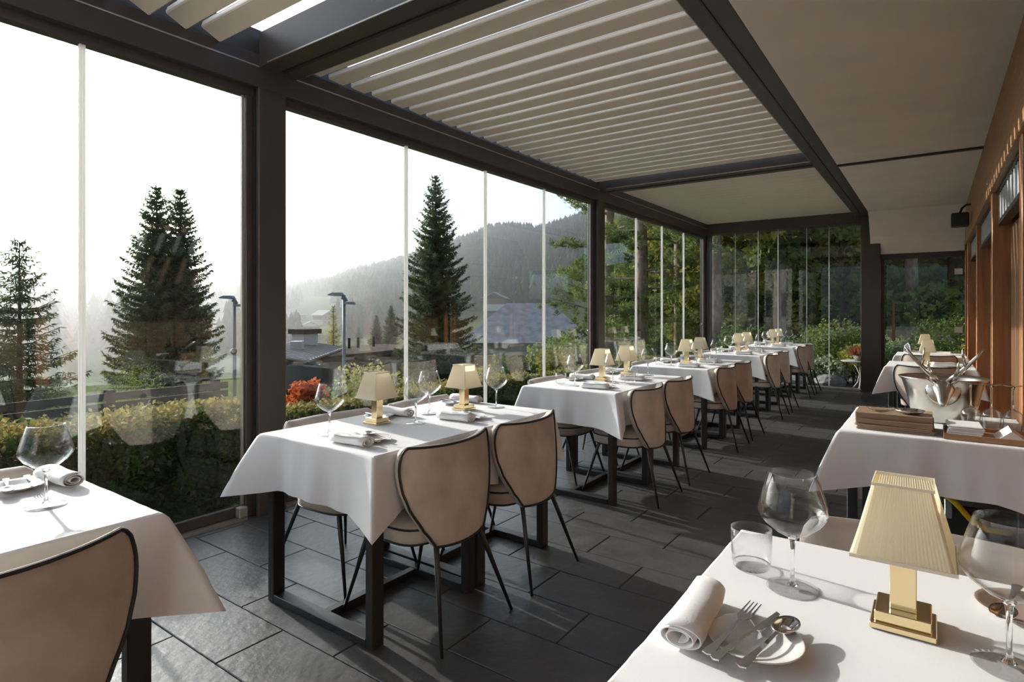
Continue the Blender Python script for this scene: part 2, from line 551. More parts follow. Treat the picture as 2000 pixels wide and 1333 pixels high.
wf = bpy.data.objects.new('window_4', None); COL.objects.link(wf)
tag(wf, 'glass end wall of sliding panes facing dense trees', kind='structure')
xs = [XI, -2.98, -2.57, -2.24, -1.78, -1.44, -0.965]
MB().box(XI, -0.962, 11.10, 11.27, -0.01, 0.02).build('threshold', M['silver'], wf)
for i, (a, b) in enumerate(zip(xs[:-1], xs[1:])):
    yy = YF - 0.0 + (0.018 if i % 2 else 0.0)
    MB().box(a + 0.003, b - 0.003, yy - 0.005, yy + 0.005, 0.03, 2.744).build('glass_pane', M['pane_end'], wf)
    if i: 
        MB().box(a - 0.014 if i in (2, 3) else a - 0.005, a + 0.002, yy - 0.020, yy - 0.006, 0.03, 2.744).build('edge_seal', M['seal'], wf)
dr = bpy.data.objects.new('door_1', None); COL.objects.link(dr)
tag(dr, 'glass door at the far end with upright wooden handle', kind='structure')
MB().box(-0.69, XW, YF - 0.04, YF + 0.03, 2.13, 2.216).build('door_header', M['frame'], dr)
MB().box(-0.69, -0.64, YF - 0.03, YF + 0.03, 0, 2.13).build('door_frame', M['frame'], dr)
MB().box(-0.62, 0.36, YF - 0.005, YF + 0.005, 0.03, 2.12).build('glass_pane', M['pane_end'], dr)
MB().box(-0.54, -0.50, YF - 0.085, YF - 0.045, 0.82, 1.42, 0.008).build('door_handle', M['traywood'], dr)
MB().box(-0.63, XW, YF - 0.06, YF + 0.04, -0.01, 0.03).build('threshold', M['silver'], dr)
for x, z, w in ((-0.60, 0.88, 0.09), (0.26, 0.97, 0.10), (0.26, 1.86, 0.10)):
    MB().box(x, x + w, YF - 0.009, YF - 0.0055, z, z + 0.09).build('sticker', M['paper'], dr)
# loudspeaker hung from the bulkhead end of the fascia
sp = thing('wall_speaker', 'small black loudspeaker on bracket at far end of timber beam', 'speaker', (0.27, 9.3, 2.36))
MB().box(-0.09, 0.09, -0.09, 0.09, 0.0, 0.17, 0.012).build('cabinet', M['piping'], sp)
MB().box(-0.075, 0.075, -0.098, -0.0905, 0.015, 0.155, 0.003).build('grille', M['black'], sp)
MB().tube([(0.0, 0.0, 0.172), (0.02, 0.0, 0.23), (0.06, 0, 0.27), (0.108, 0, 0.27)], 0.013, 8).build('bracket', M['piping'], sp)
# ------------------------------------------------------------------ tables and cloths
TOP = 0.735                      # wood top; the cloth lies at 0.75
def make_table(name, w, l, label):
    t = thing(name, label, 'table')
    MB().box(-w / 2, w / 2, -l / 2, l / 2, TOP - 0.028, TOP, 0.003).build('tabletop', M['black'], t)
    lx, ly = w / 2 - 0.028, l / 2 - 0.035
    for sy in (-1, 1):
        for sx in (-1, 1):
            MB().box(sx * lx - 0.02, sx * lx + 0.02, sy * ly - 0.03, sy * ly + 0.03, 0.0, TOP - 0.029, 0.003).build('leg', M['black'], t)
        MB().box(-lx + 0.0205, lx - 0.0205, sy * ly - 0.03, sy * ly + 0.03, 0.0, 0.035, 0.003).build('floor_bar', M['black'], t)
    MB().box(-0.02, 0.02, -ly + 0.0305, ly - 0.0305, 0.0, 0.035, 0.003).build('stretcher', M['black'], t)
    return t

def cloth_mesh(w, l, drop, ears, seed, open_far=False, over=0.0):
    """hanging cloth. ears = spread of the 4 corner folds: near-left, near-right, far-right, far-left"""
    rnd = random.Random(seed)
    x0, x1, y0, y1 = -w / 2, w / 2, -l / 2, l / 2 + over
    C = [Vector((x0, y0, 0)), Vector((x1, y0, 0)), Vector((x1, y1, 0)), Vector((x0, y1, 0))]
    a = 0.13
    samples = []                 # base, displacement direction at full drop, depth factor
    if open_far:
        order = [(3, 0), (0, 1), (1, 2)]
    else:
        order = [(0, 1), (1, 2), (2, 3), (3, 0)]
    nrm = {(0, 1): Vector((0, -1, 0)), (1, 2): Vector((1, 0, 0)), (2, 3): Vector((0, 1, 0)), (3, 0): Vector((-1, 0, 0))}
    for si, (i, j) in enumerate(order):
        A, B = C[i], C[j]
        d = (B - A).normalized(); n = nrm[(i, j)]
        L = (B - A).length
        s0 = 0.0 if (open_far and si == 0) else a
        s1 = L if (open_far and si == len(order) - 1) else L - a
        m = 14
        for q in range(m + 1):
            s = s0 + (s1 - s0) * q / m
            wob = 0.010 * math.sin(s * 17 + seed) + 0.006 * math.sin(s * 41 + seed * 2.3)
            fr = 1.0
            if open_far and si == 0: fr = 1 + 0.16 * max(0, 1 - s / 0.16)
            if open_far and si == len(order) - 1: fr = 1 + 0.16 * max(0, 1 - (L - s) / 0.16)
            samples.append((A + d * s, n * (0.022 + wob), fr + 0.02 * math.sin(s * 9 + seed)))
        if open_far and si == len(order) - 1:
            break
        e = ears[j]
        nb = nrm[order[(si + 1) % len(order)]]
        db = (C[order[(si + 1) % len(order)][1]] - B).normalized()
        diag = (n + nb).normalized()
        skew = rnd.uniform(-0.25, 0.25)
        for q in (-0.75, -0.5, -0.25, -0.1, 0, 0.1, 0.25, 0.5, 0.75):
            base = B - d * a * abs(q) if q < 0 else B + db * a * q
            k = 1 - abs(q)
            dv = (n * (1 - max(0, q)) + nb * (1 + min(0, q))) * 0.018
            tw = (db * skew) * 0.3
            samples.append((base, dv + (diag + tw) * e * (k ** 1.15), 1 + 0.20 * k))
    n = len(samples)
    rows = [(0.0, 0.0), (0.012, 0.10), (0.05, 0.18), (0.15, 0.28), (0.3, 0.42), (0.45, 0.56), (0.6, 0.69), (0.75, 0.80), (0.88, 0.91), (1.0, 1.0)]
    v, f, sm = [], [], []
    for t, o in rows:
        for (b, dv, fr) in samples:
            sp = max(0.0, (o - 0.05)) if dv.length > 0.05 else o
            p = b + dv * sp + dv.normalized() * (0.004 if t > 0 else 0)
            v.append((p.x, p.y, -t * drop * fr))
    m = n if not open_far else n - 1
    for r in range(len(rows) - 1):
        for j in range(m):
            k = (j + 1) % n
            f.append((r * n + j, r * n + k, (r + 1) * n + k, (r + 1) * n + j)); sm.append(r > 0)
    f.append(tuple(range(n))); sm.append(False)
    me = bpy.data.meshes.new('tablecloth')
    me.from_pydata(v, [], f)
    me.polygons.foreach_set('use_smooth', sm)
    me.update()
    me.materials.append(M['cloth'])
    return me

CZ = 0.750
def put_cloth(loc, w, l, drop, ears, seed, label, open_far=False, over=0.0, rz=0.0, dz=0.0):
    o = link_mesh('tablecloth', cloth_mesh(w, l, drop, ears, seed, open_far, over))
    o.location = (loc[0], loc[1], CZ + dz); o.rotation_euler = (0, 0, rz)
    return tag(o, label, 'tablecloth', 'white tablecloths')

# ------------------------------------------------------------------ shell chair (faces +x)
WID = [(0.0, 0.150), (0.08, 0.172), (0.22, 0.212), (0.42, 0.256), (0.62, 0.281), (0.78, 0.287), (0.89, 0.281), (0.955, 0.268), (1.0, 0.243)]
def wid(v):
    for (a, wa), (b, wb) in zip(WID[:-1], WID[1:]):
        if v <= b:
            t = (v - a) / (b - a); t = t * t * (3 - 2 * t) * 0.35 + t * 0.65
            return wa + (wb - wa) * t
    return WID[-1][1]
Z0, Z1 = 0.365, 0.765
def shell_pt(u, v, side):
    w = wid(v)
    y = u * w
    z = Z0 + (Z1 - Z0) * v + 0.008 * (abs(u) ** 3) * (v > 0.9)
    if v < 0.12: z += 0.02 * (1 - u * u) * -0.6 * (1 - v / 0.12)
    x = -0.215 + 0.030 * (v - 0.35) ** 2 + 0.012 * v + 0.092 * (y / 0.287) ** 2
    edge = max(abs(u), abs(2 * v - 1))
    th = 0.052 * math.sqrt(max(0.0, 1 - min(1, edge) ** 9)) + 0.006
    return (x + (th if side else 0.0), y, z)
def make_chair():
    c = thing('dining_chair', 'taupe velvet shell chair', 'chair')
    nu, nv = 17, 17
    mb = MB()
    us = [math.sin(PI / 2 * (2 * i / (nu - 1) - 1)) * 0.6 + (2 * i / (nu - 1) - 1) * 0.4 for i in range(nu)]
    vs_ = [0.5 + 0.5 * (math.sin(PI / 2 * (2 * j / (nv - 1) - 1)) * 0.6 + (2 * j / (nv - 1) - 1) * 0.4) for j in range(nv)]
    V, Fc = [], []
    for side in (0, 1):
        for v in vs_:
            for u in us:
                V.append(shell_pt(u, v, side))
    n1 = nu * nv
    for side in (0, 1):
        for j in range(nv - 1):
            for i in range(nu - 1):
                a = side * n1 + j * nu + i
                q = (a, a + 1, a + nu + 1, a + nu)
                Fc.append(q if side else q[::-1])
    bd = [i for i in range(nu)] + [j * nu + nu - 1 for j in range(1, nv)] + [(nv - 1) * nu + i for i in range(nu - 2, -1, -1)] + [j * nu for j in range(nv - 2, 0, -1)]
    for a, b in zip(bd, bd[1:] + bd[:1]):
        Fc.append((a, b, n1 + b, n1 + a))
    mb.add(V, Fc, True)
    back = mb.build('backrest', M['velvet'], c)
    ins = lambda q: max(-0.978, min(0.978, q))
    loop = []
    for i in bd:
        u, v = us[i % nu], vs_[i // nu]
        loop.append(Vector(shell_pt(ins(u), 0.5 + 0.5 * ins(2 * v - 1), 0)) + Vector((-0.003, 0, 0)))
    MB().tube(loop, 0.0052, 6, closed=True).build('piping', M['piping'], back)
    # seat cushion
    def ring(sx, sy, z, n=40, cx=0.0):
        out = []
        for k in range(n):
            a = 2 * PI * k / n
            ca, sa = math.cos(a), math.sin(a)
            e = 2 / 3.6
            x = math.copysign(abs(ca) ** e, ca) * sx
            y = math.copysign(abs(sa) ** e, sa) * sy * (1.0 - 0.05 * (x / 0.22))
            out.append((x + cx, y, z))
        return out
    cx = 0.048
    rings = [ring(0.170, 0.19, 0.362, cx=cx), ring(0.188, 0.213, 0.366, cx=cx), ring(0.196, 0.222, 0.382, cx=cx), ring(0.198, 0.225, 0.425, cx=cx), ring(0.193, 0.220, 0.442, cx=cx),
             ring(0.180, 0.205, 0.456, cx=cx), ring(0.140, 0.155, 0.468, cx=cx), ring(0.06, 0.06, 0.473, cx=cx)]
    seat = MB().rings(rings, cap=True, smooth=True, capsmooth=True).build('seat', M['velvet'], c)
    for sc_, z in (((0.193, 0.220), 0.371), ((0.1985, 0.2255), 0.432)):
        MB().tube([Vector(p) for p in ring(sc_[0], sc_[1], z, cx=cx)], 0.0045, 6, closed=True).build('piping', M['piping'], seat)
    for sx, x0, y0 in ((-1, -0.165, 0.125), (1, 0.165, 0.165)):
        for sy in (-1, 1):
            MB().tube([(x0, sy * y0, 0.37), (x0 + sx * 0.012, sy * (y0 + 0.012), 0.355), (sx * 0.285, sy * 0.225, 0.0)], [0.011, 0.012, 0.0065], 8).build('leg', M['black'], c)
    return c
chair = Proto(make_chair())
G_CH = 'taupe velvet chairs'

# ------------------------------------------------------------------ tableware
def wine_profile(s=1.0):
    return [(0.0008, 0.1005), (0.010, 0.1015), (0.030, 0.112), (0.053, 0.131), (0.0645, 0.148), (0.0655, 0.156), (0.0615, 0.172), (0.0540, 0.196), (0.0440, 0.228), (0.0432, 0.2285),
            (0.0532, 0.196), (0.0606, 0.172), (0.0645, 0.156), (0.0633, 0.149), (0.052, 0.133), (0.029, 0.1145), (0.009, 0.1045), (0.0008, 0.1035)]
def make_wine():
    g = thing('wine_glass', 'large wine glass', 'glass')
    MB().lathe(wine_profile(), 32).build('bowl', M['crystal'], g)
    MB().lathe([(0.010, 0.1015), (0.0055, 0.094), (0.0040, 0.075), (0.0038, 0.03), (0.0055, 0.012), (0.0105, 0.0072)], 14, cap=True).build('stem', M['crystal_solid'], g)
    MB().lathe([(0.0008, 0.0066), (0.011, 0.0068), (0.030, 0.0035), (0.048, 0.0018), (0.0485, 0.0006), (0.047, 0.0), (0.0008, 0.0003)], 32, cap=True).build('foot', M['crystal'], g)
    return g
wine = Proto(make_wine())
def make_tumbler():
    g = thing('tumbler', 'clear water tumbler', 'glass')
    MB().lathe([(0.0365, 0.010), (0.0395, 0.014), (0.0412, 0.05), (0.0415, 0.084), (0.0402, 0.0845), (0.0398, 0.05), (0.038, 0.016), (0.035, 0.0115)], 32).build('wall', M['crystal'], g)
    MB().lathe([(0.0006, 0.0), (0.034, 0.0), (0.0368, 0.003), (0.0366, 0.0099), (0.030, 0.0085), (0.0006, 0.007)], 32, cap=True).build('base', M['crystal'], g)
    return g
tumbler = Proto(make_tumbler())
def square_ring(h, z, n_pl, amp, rc=0.006):
    pts = []
    n = n_pl * 2
    for k in range(4):
        a = k * PI / 2
        ca, sa = round(math.cos(a)), round(math.sin(a))
        for i in range(n):
            t = -1 + 2 * i / n
            x = h - (rc * max(0, (abs(t) - 0.9) / 0.1) ** 2) + (amp if i % 2 else -amp)
            y = t * h
            pts.append((x * ca - y * sa, x * sa + y * ca, z))
    return pts
def make_lamp():
    l = thing('table_lamp', 'small brass table lamp', 'lamp')
    MB().box(-0.048, 0.048, -0.048, 0.048, 0.0, 0.011, 0.0015).build('foot', M['brass'], l)
    MB().box(-0.041, 0.041, -0.041, 0.041, 0.0112, 0.030, 0.0015).build('plinth', M['brass'], l)
    MB().box(-0.0195, 0.0195, -0.0195, 0.0195, 0.0302, 0.150, 0.001).build('column', M['brass'], l)
    s = MB().rings([square_ring(0.0745, 0.128, 26, 0.0004), square_ring(0.0440, 0.250, 26, 0.0004)], cap=False).build('shade', M['shade'], l)
    for h, z, hh in ((0.0755, 0.126, 0.006), (0.0450, 0.247, 0.005)):
        o, i = h, h - 0.0022
        mb = MB()
        mb.rings([[(-o, -o, z), (o, -o, z), (o, o, z), (-o, o, z)], [(-o, -o, z + hh), (o, -o, z + hh), (o, o, z + hh), (-o, o, z + hh)],
                  [(-i, -i, z + hh), (i, -i, z + hh), (i, i, z + hh), (-i, i, z + hh)], [(-i, -i, z), (i, -i, z), (i, i, z), (-i, i, z)], [(-o, -o, z), (o, -o, z), (o, o, z), (-o, o, z)]], cap=False)
        mb.build('trim', M['shade_trim'], s)
    MB().tube([(0, 0, 0.150), (0, 0, 0.19)], 0.009, 10).build('lamp_holder', M['brass'], l)
    return l
lamp = Proto(make_lamp())
PLATE_PROF = [(0.001, 0.003), (0.040, 0.003), (0.046, 0.005), (0.068, 0.0125), (0.0735, 0.0148), (0.0745, 0.0165), (0.0725, 0.0168), (0.066, 0.0148), (0.044, 0.0078), (0.038, 0.0058), (0.001, 0.0055)]
def make_plate(m, name='side_plate'):
    return Proto(tag(MB().lathe([(0.001, 0.0), (0.036, 0.0)] + PLATE_PROF[1:], 40).build(name, m), 'small plate', 'plate'))
plate = make_plate(M['china'])
plate_clay = make_plate(M['china_clay'])
def make_napkin():
    pts = []
    turns, n = 2.6, 70
    for i in range(n):
        t = i / (n - 1)
        a = -PI / 2 + turns * 2 * PI * t
        r = 0.010 + 0.026 * t
        pts.append((math.cos(a) * r * 1.05, math.sin(a) * r * 0.55 + 0.021))
    mb = MB()
    L = 0.10
    rows = []
    for k in range(9):
        y = -L + 2 * L * k / 8
        s = 1 + 0.05 * math.sin(k * 1.3) - 0.10 * abs(k - 4) / 4 * (k > 4)
        rows.append([(p[0] * s, y + 0.004 * math.sin(i * 0.15), max(0.0015, p[1] * (1 + 0.06 * math.sin(k * 0.9)))) for i, p in enumerate(pts)])
    mb.rings(rows, cap=False, close=False, smooth=True)
    o = mb.build('rolled_napkin', M['napkin'])
    md = o.modifiers.new('thickness', 'SOLIDIFY'); md.thickness = 0.0022; md.offset = 1
    return Proto(tag(o, 'rolled white napkin', 'napkin'))
napkin = make_napkin()
def flat(mb, outline, z=0.0, th=0.0022, bend=None):
    def Zb(y): return z + (bend(y) if bend else 0)
    n = len(outline)
    mb.rings([[(x, y, Zb(y)) for x, y in outline], [(x, y, Zb(y) + th) for x, y in outline]], cap=True)
HANDLE = [(0.0030, 0.030), (0.0034, -0.01), (0.0055, -0.060), (0.0085, -0.085), (0.0080, -0.094), (0.0, -0.098)]
def handle_outline():
    return HANDLE + [(-x, y) for x, y in HANDLE[::-1][1:]]
bend = lambda y: 0.004 * max(0, (y + 0.02) / 0.05) if y < 0.03 else 0.004
def make_fork():
    f = thing('fork', 'silver fork', 'fork')
    mb = MB(); flat(mb, handle_outline(), bend=bend); mb.build('handle', M['steel'], f)
    mb = MB()
    flat(mb, [(0.003, 0.0305), (0.0115, 0.046), (0.0118, 0.058), (-0.0118, 0.058), (-0.0115, 0.046), (-0.003, 0.0305)], z=0.004)
    for i in range(4):
        x = -0.0098 + i * 0.00653
        mb.rings([[(x - 0.0019, 0.058, 0.004), (x + 0.0019, 0.058, 0.004), (x + 0.0019, 0.058, 0.0062), (x - 0.0019, 0.058, 0.0062)],
                  [(x - 0.0008, 0.100, 0.009), (x + 0.0008, 0.100, 0.009), (x + 0.0008, 0.100, 0.0102), (x - 0.0008, 0.100, 0.0102)]])
    mb.build('tines', M['steel'], f)
    return f
def make_spoon():
    s = thing('spoon', 'silver spoon', 'spoon')
    mb = MB(); flat(mb, handle_outline(), bend=bend); mb.build('handle', M['steel'], s)
    rings = []
    for q in range(7):
        r = q / 6 * 0.98 + 0.02
        rings.append([(0.0200 * r * math.cos(a), 0.064 + 0.0335 * r * math.sin(a), 0.0055 - 0.0085 * (1 - r * r) + 0.002) for a in [2 * PI * k / 24 for k in range(24)]])
    for q in range(6, -1, -1):
        r = q / 6 * 0.98 + 0.02
        rings.append([(0.0205 * r * math.cos(a), 0.064 + 0.0340 * r * math.sin(a), 0.0055 - 0.0085 * (1 - r * r)) for a in [2 * PI * k / 24 for k in range(24)]])
    MB().rings(rings, cap=True, smooth=True).build('bowl', M['steel'], s)
    return s
def make_knife():
    s = thing('knife', 'silver knife', 'knife')
    mb = MB(); flat(mb, [(x * 0.9, y) for x, y in handle_outline()], th=0.003); mb.build('handle', M['steel'], s)
    mb = MB(); flat(mb, [(0.003, 0.0305), (0.009, 0.036), (0.0095, 0.09), (0.004, 0.112), (-0.004, 0.116), (-0.0045, 0.0305)], z=0.0005, th=0.0015); mb.build('blade', M['steel'], s)
    return s
fork, spoon, knife = Proto(make_fork()), Proto(make_spoon()), Proto(make_knife())

def setting(x, y, rz, where, clay=False, full=False, noplate=False):
    """a diner's place: plate, rolled napkin, fork and spoon; local +y points away from the diner"""
    ca, sa = math.cos(rz), math.sin(rz)
    def P(lx, ly, z): return (x + lx * ca - ly * sa, y + lx * sa + ly * ca, z)
    (plate_clay if clay else plate).put('small white side plate ' + where if not clay else 'small clay brown plate ' + where, P(0, 0, CZ + 0.001), 0, 'side plates on the tables')
    napkin.put('rolled white napkin beside the plate ' + where, P(-0.105, 0.015, CZ + 0.001), rz + R(4), 'rolled napkins on the tables')
    zz = CZ + 0.0172
    fork.put('silver fork on the plate ' + where, P(-0.036, 0.0, zz), rz - R(8), 'forks on the plates')
    if full:
        knife.put('silver knife on the plate ' + where, P(-0.012, -0.012, zz + 0.001), rz - R(14), 'knives on the plates')
    spoon.put('silver spoon on the plate ' + where, P(0.022, -0.005, zz), rz - R(12), 'spoons on the plates')

# ------------------------------------------------------------------ window row: six pairs of tables
TX = -2.085
ORD = ['first', 'second', 'third', 'fourth', 'fifth', 'sixth']
NEAR = [-0.53, 1.506, 3.58, 5.53, 7.57, 9.62]
table0 = Proto(make_table('dining_table', 0.71, 0.632, 'black steel table'))
random.seed(11)
chairs_y = [(0.37, None), (1.86, 2.452), (3.93, 4.56), (5.82, 6.42), (7.80, 8.42), (9.88, 10.50)]
for k in range(6):
    y0 = NEAR[k]
    tn = '%s window table' % ORD[k]
    for h, hn in ((0, 'near'), (1, 'far')):
        yc = y0 + 0.318 + h * 0.637
        table0.put('black steel framed table, %s half of the %s' % (hn, tn), (TX, yc, 0), 0, 'black steel tables')
    yc = y0 + 0.318
    e = [0.16, 0.12, 0.12, 0.12]
    if k == 2: e = [0.10, 0.12, 0.1, 0.1]
    # far cloth first (its near edge runs under the near cloth), turned so that its open edge faces the near half
    put_cloth((TX, yc + 0.637), 0.730, 0.640, 0.235, [0.15, 0.15, 0.12, 0.12] if k == 0 else [0.05, 0.06, 0.05, 0.05], 3 + k, 'white tablecloth over far half of the ' + tn, True, 0.0, rz=PI)
    put_cloth((TX, yc), 0.734, 0.640, 0.235, e, 20 + k, 'white tablecloth over near half of the ' + tn, True, 0.10, dz=0.0016)
    # chairs
    ya, yb = chairs_y[k]
    jx = [0.045, 0.0, 0.025, 0.03, 0.03, 0.01][k]
    chair.put('taupe velvet chair on the aisle side, near seat at the ' + tn, (TX + 0.305 + jx, ya, 0), PI + R(random.uniform(-2, 2)), G_CH)
    if yb: chair.put('taupe velvet chair on the aisle side, far seat at the ' + tn, (TX + 0.305 + jx, yb, 0), PI + R(random.uniform(-2, 2)), G_CH)
    if k == 0:
        chair.put('taupe velvet chair on the window side of the ' + tn, (TX - 0.305, 0.42, 0), 0, G_CH)
    else:
        chair.put('taupe velvet chair on the window side, near seat at the ' + tn, (TX - 0.305, ya + 0.05, 0), R(random.uniform(-2, 2)), G_CH)
        chair.put('taupe velvet chair on the window side, far seat at the ' + tn, (TX - 0.305, yb + 0.10, 0), R(random.uniform(-2, 2)), G_CH)
    # tableware
    def W(n): return '%s of the %s' % (n, tn)
    if k == 0:
        setting(-2.29, 0.585, R(-90), W('at window seat'))
        wine.put('wine glass standing on the ' + tn, (-2.035, 0.585, CZ + 0.001), 0, 'wine glasses on the tables')
        continue
    if k == 1:
        rs, ls = (1.685, 2.335), (2.06, 2.63)
        lamps = [(-2.21, 1.955), (-2.13, 2.515)]
        gl = [(-2.181, 1.653), (-2.056, 2.064), (-2.19, 2.30), (-2.03, 2.68)]
    else:
        rs, ls = (y0 + 0.24, y0 + 0.86), (y0 + 0.50, y0 + 1.12)
        lamps = [(-2.12, y0 + 0.60), (-2.14, y0 + 1.10)]
        gl = [(-2.14, y0 + 0.20), (-1.98, y0 + 0.50), (-2.20, y0 + 0.80), (-1.985, y0 + 1.19)]
    nm = ('near', 'far')
    for i in (0, 1):
        setting(-1.93, rs[i], R(90), W('at %s aisle seat' % nm[i]))
        setting(-2.315, ls[i], R(-90), W('at %s window seat' % nm[i]))
        lamp.put('brass table lamp with cream shade, %s one on the %s' % (('nearer', 'farther')[i], tn), (lamps[i][0], lamps[i][1], CZ + 0.001), 0, 'brass table lamps')
    gn = ['nearest', 'second', 'third', 'farthest']
    for i, (x, y) in enumerate(gl):
        wine.put('large wine glass, %s of four on the %s' % (gn[i], tn), (x, y, CZ + 0.001), 0, 'wine glasses on the tables')
    if k >= 2:
        for i, (x, y) in enumerate(((-2.27, y0 + 0.22), (-1.84, y0 + 0.50), (-2.03, y0 + 0.98))):
            tumbler.put('clear water tumbler, %s one on the %s' % (('nearest', 'middle', 'farthest')[i], tn), (x, y, CZ + 0.001), 0, 'water tumblers on the tables')

# ------------------------------------------------------------------ tables along the timber wall
G_CLOTH = 'white tablecloths'
def wall_table(yc, l, label_t, label_c, ears, seed, xc=-0.033, w=0.69):
    t = make_table('dining_table', w, l, label_t); t['group'] = 'black steel tables'
    t.location = (xc, yc, 0)
    put_cloth((xc, yc), w + 0.022, l + 0.022, 0.235, ears, seed, label_c)
wall_table(1.17, 0.72, 'black steel table in the right foreground', 'white tablecloth on the table in right foreground', [0.10, 0.08, 0.05, 0.08], 51)
wall_table(7.37, 0.70, 'black steel table by timber wall with one chair in front', 'white tablecloth on nearer of two far tables by timber wall', [0.14, 0.12, 0.12, 0.12], 52)
wall_table(9.15, 0.70, 'farthest black steel table by the timber wall', 'white tablecloth on the farthest table by timber wall', [0.12, 0.12, 0.12, 0.12], 53)
chair.put('taupe velvet chair tucked behind the right foreground table', (0.0, 1.575, 0), R(-90), G_CH)
chair.put('taupe velvet chair in front of nearer far table by timber wall', (-0.045, 7.08, 0), R(90), G_CH)
chair.put('taupe velvet chair in front of the farthest table by timber wall', (-0.045, 8.86, 0), R(90), G_CH)
chair.put('taupe velvet chair behind the farthest table by timber wall', (-0.06, 9.42, 0), R(-90), G_CH)
lamp.put('brass table lamp with pleated cream shade in right foreground', (-0.043, 1.240, CZ + 0.001), 0, 'brass table lamps')
lamp.put('brass table lamp on the nearer far table by timber wall', (-0.05, 7.45, CZ + 0.001), 0, 'brass table lamps')
lamp.put('brass table lamp on the farthest table by timber wall', (-0.09, 9.25, CZ + 0.001), 0, 'brass table lamps')
setting(-0.237, 1.014, 0.0, 'on the right foreground table', full=True)
setting(0.135, 1.40, PI, 'behind the foreground lamp', clay=True)
setting(0.10, 7.30, R(90), 'on nearer far table by timber wall')
wine.put('large wine glass beside the tumbler on right foreground table', (-0.227, 1.272, CZ + 0.001), 0, 'wine glasses on the tables')
wine.put('large wine glass cut by the right edge of the picture', (0.095, 1.185, CZ + 0.001), 0, 'wine glasses on the tables')
tumbler.put('clear water tumbler at corner of right foreground table', (-0.318, 1.326, CZ + 0.001), 0, 'water tumblers on the tables')

# ------------------------------------------------------------------ serving table
st = make_table('serving_table', 0.66, 0.78, 'black steel serving table holding the ice bucket')
st.location = (-0.005, 3.51, 0)
put_cloth((-0.005, 3.51), 0.69, 0.80, 0.235, [0.14, 0.06, 0.05, 0.12], 61, 'white tablecloth under the ice bucket and menus')
random.seed(5)
for i in range(7):
    b = thing('menu_board', 'brown wooden menu board, number %s from bottom of the stack' % ['one', 'two', 'three', 'four', 'five', 'six', 'seven'][i] if i < 6 else 'thick pale brown menu board on top of the stack', 'menu',
              (-0.148 + random.uniform(-0.006, 0.006), 3.285 + random.uniform(-0.006, 0.006), CZ + 0.001 + i * 0.0085), R(random.uniform(-1.5, 1.5)), 'stack of menu boards')
    th = 0.0080 if i < 6 else 0.026
    MB().box(-0.147, 0.147, -0.11, 0.11, 0.0, th, 0.0012).build('cover', M['menu'], b)
    MB().box(-0.1495, -0.1472, -0.105, 0.105, 0.001, th - 0.001, 0.0005).build('spine', M['traywood'], b)
zt = CZ + 0.001 + 6 * 0.0085 + 0.0265
for i, (x, y) in enumerate(((-0.20, 3.27), (-0.09, 3.26))):
    o = MB().lathe([(0.001, 0.0), (0.030, 0.0), (0.050, 0.008), (0.058, 0.018), (0.0595, 0.0185), (0.052, 0.0095), (0.030, 0.0025), (0.001, 0.002)], 32).build('glass_dish', M['crystal'] if i == 0 else M['steel'])
    o.location = (x, y, zt)
    tag(o, ['clear glass dish on top of the menu stack', 'silver metal dish on top of the menu stack'][i], 'dish')
bk = thing('ice_bucket', 'large pewter ice bucket with stag head and antlers', 'ice bucket', (0.037, 3.665, CZ + 0.001))
MB().lathe([(0.001, 0.0), (0.118, 0.0), (0.124, 0.006), (0.140, 0.07), (0.158, 0.15), (0.172, 0.200), (0.186, 0.214), (0.187, 0.218), (0.182, 0.219), (0.167, 0.203), (0.152, 0.15), (0.134, 0.07), (0.117, 0.012), (0.001, 0.010)], 48).build('bowl', M['pewter'], bk)
hd = MB()
hx, hy = 0.0, -0.175
rr = []
for (dy, z, wx, wz) in ((0.03, 0.185, 0.030, 0.020), (0.0, 0.185, 0.042, 0.032), (-0.03, 0.178, 0.045, 0.038), (-0.055, 0.165, 0.036, 0.034), (-0.080, 0.145, 0.026, 0.026), (-0.100, 0.128, 0.022, 0.020), (-0.112, 0.118, 0.016, 0.014), (-0.117, 0.113, 0.006, 0.005)):
    rr.append([(hx + wx * math.cos(a), hy + dy, z + wz * math.sin(a)) for a in [2 * PI * k / 16 for k in range(16)]])
hd.rings(rr, cap=True, smooth=True)
head = hd.build('stag_head', M['pewter'], bk)
for s in (-1, 1):
    MB().rings([[(s * (0.030 + 0.045 * t) + 0.0, hy - 0.01 + q * 0.012 * (1 - t) * math.cos(PI * t), 0.205 + 0.030 * t + w * 0.012 * math.sin(PI * min(1, t + 0.15))) for q, w in ((-1, 0), (0, 1), (1, 0), (0, -1))] for t in (0, 0.3, 0.6, 0.85, 1.0)], cap=True, smooth=True).build('ear', M['pewter'], head)
    main = [(s * 0.018, hy - 0.005, 0.212), (s * 0.045, hy - 0.01, 0.24), (s * 0.085, hy - 0.02, 0.285), (s * 0.125, hy - 0.03, 0.335), (s * 0.150, hy - 0.035, 0.375)]
    a = MB().tube(main, [0.012, 0.012, 0.010, 0.008, 0.003], 8)
    a.tube([(s * 0.045, hy - 0.01, 0.24), (s * 0.055, hy - 0.055, 0.275), (s * 0.058, hy - 0.075, 0.315)], [0.009, 0.007, 0.002], 7)
    a.tube([(s * 0.085, hy - 0.02, 0.285), (s * 0.075, hy - 0.045, 0.335), (s * 0.072, hy - 0.055, 0.375)], [0.008, 0.006, 0.002], 7)
    a.build('antler', M['pewter'], bk)
MB().lathe([(0.001, 0.0), (0.06, 0.0), (0.07, 0.006), (0.062, 0.012), (0.001, 0.016)], 24, smooth=True).build('medallion', M['pewter'], head, (0, -0.150, 0.165), (R(82), 0, 0))
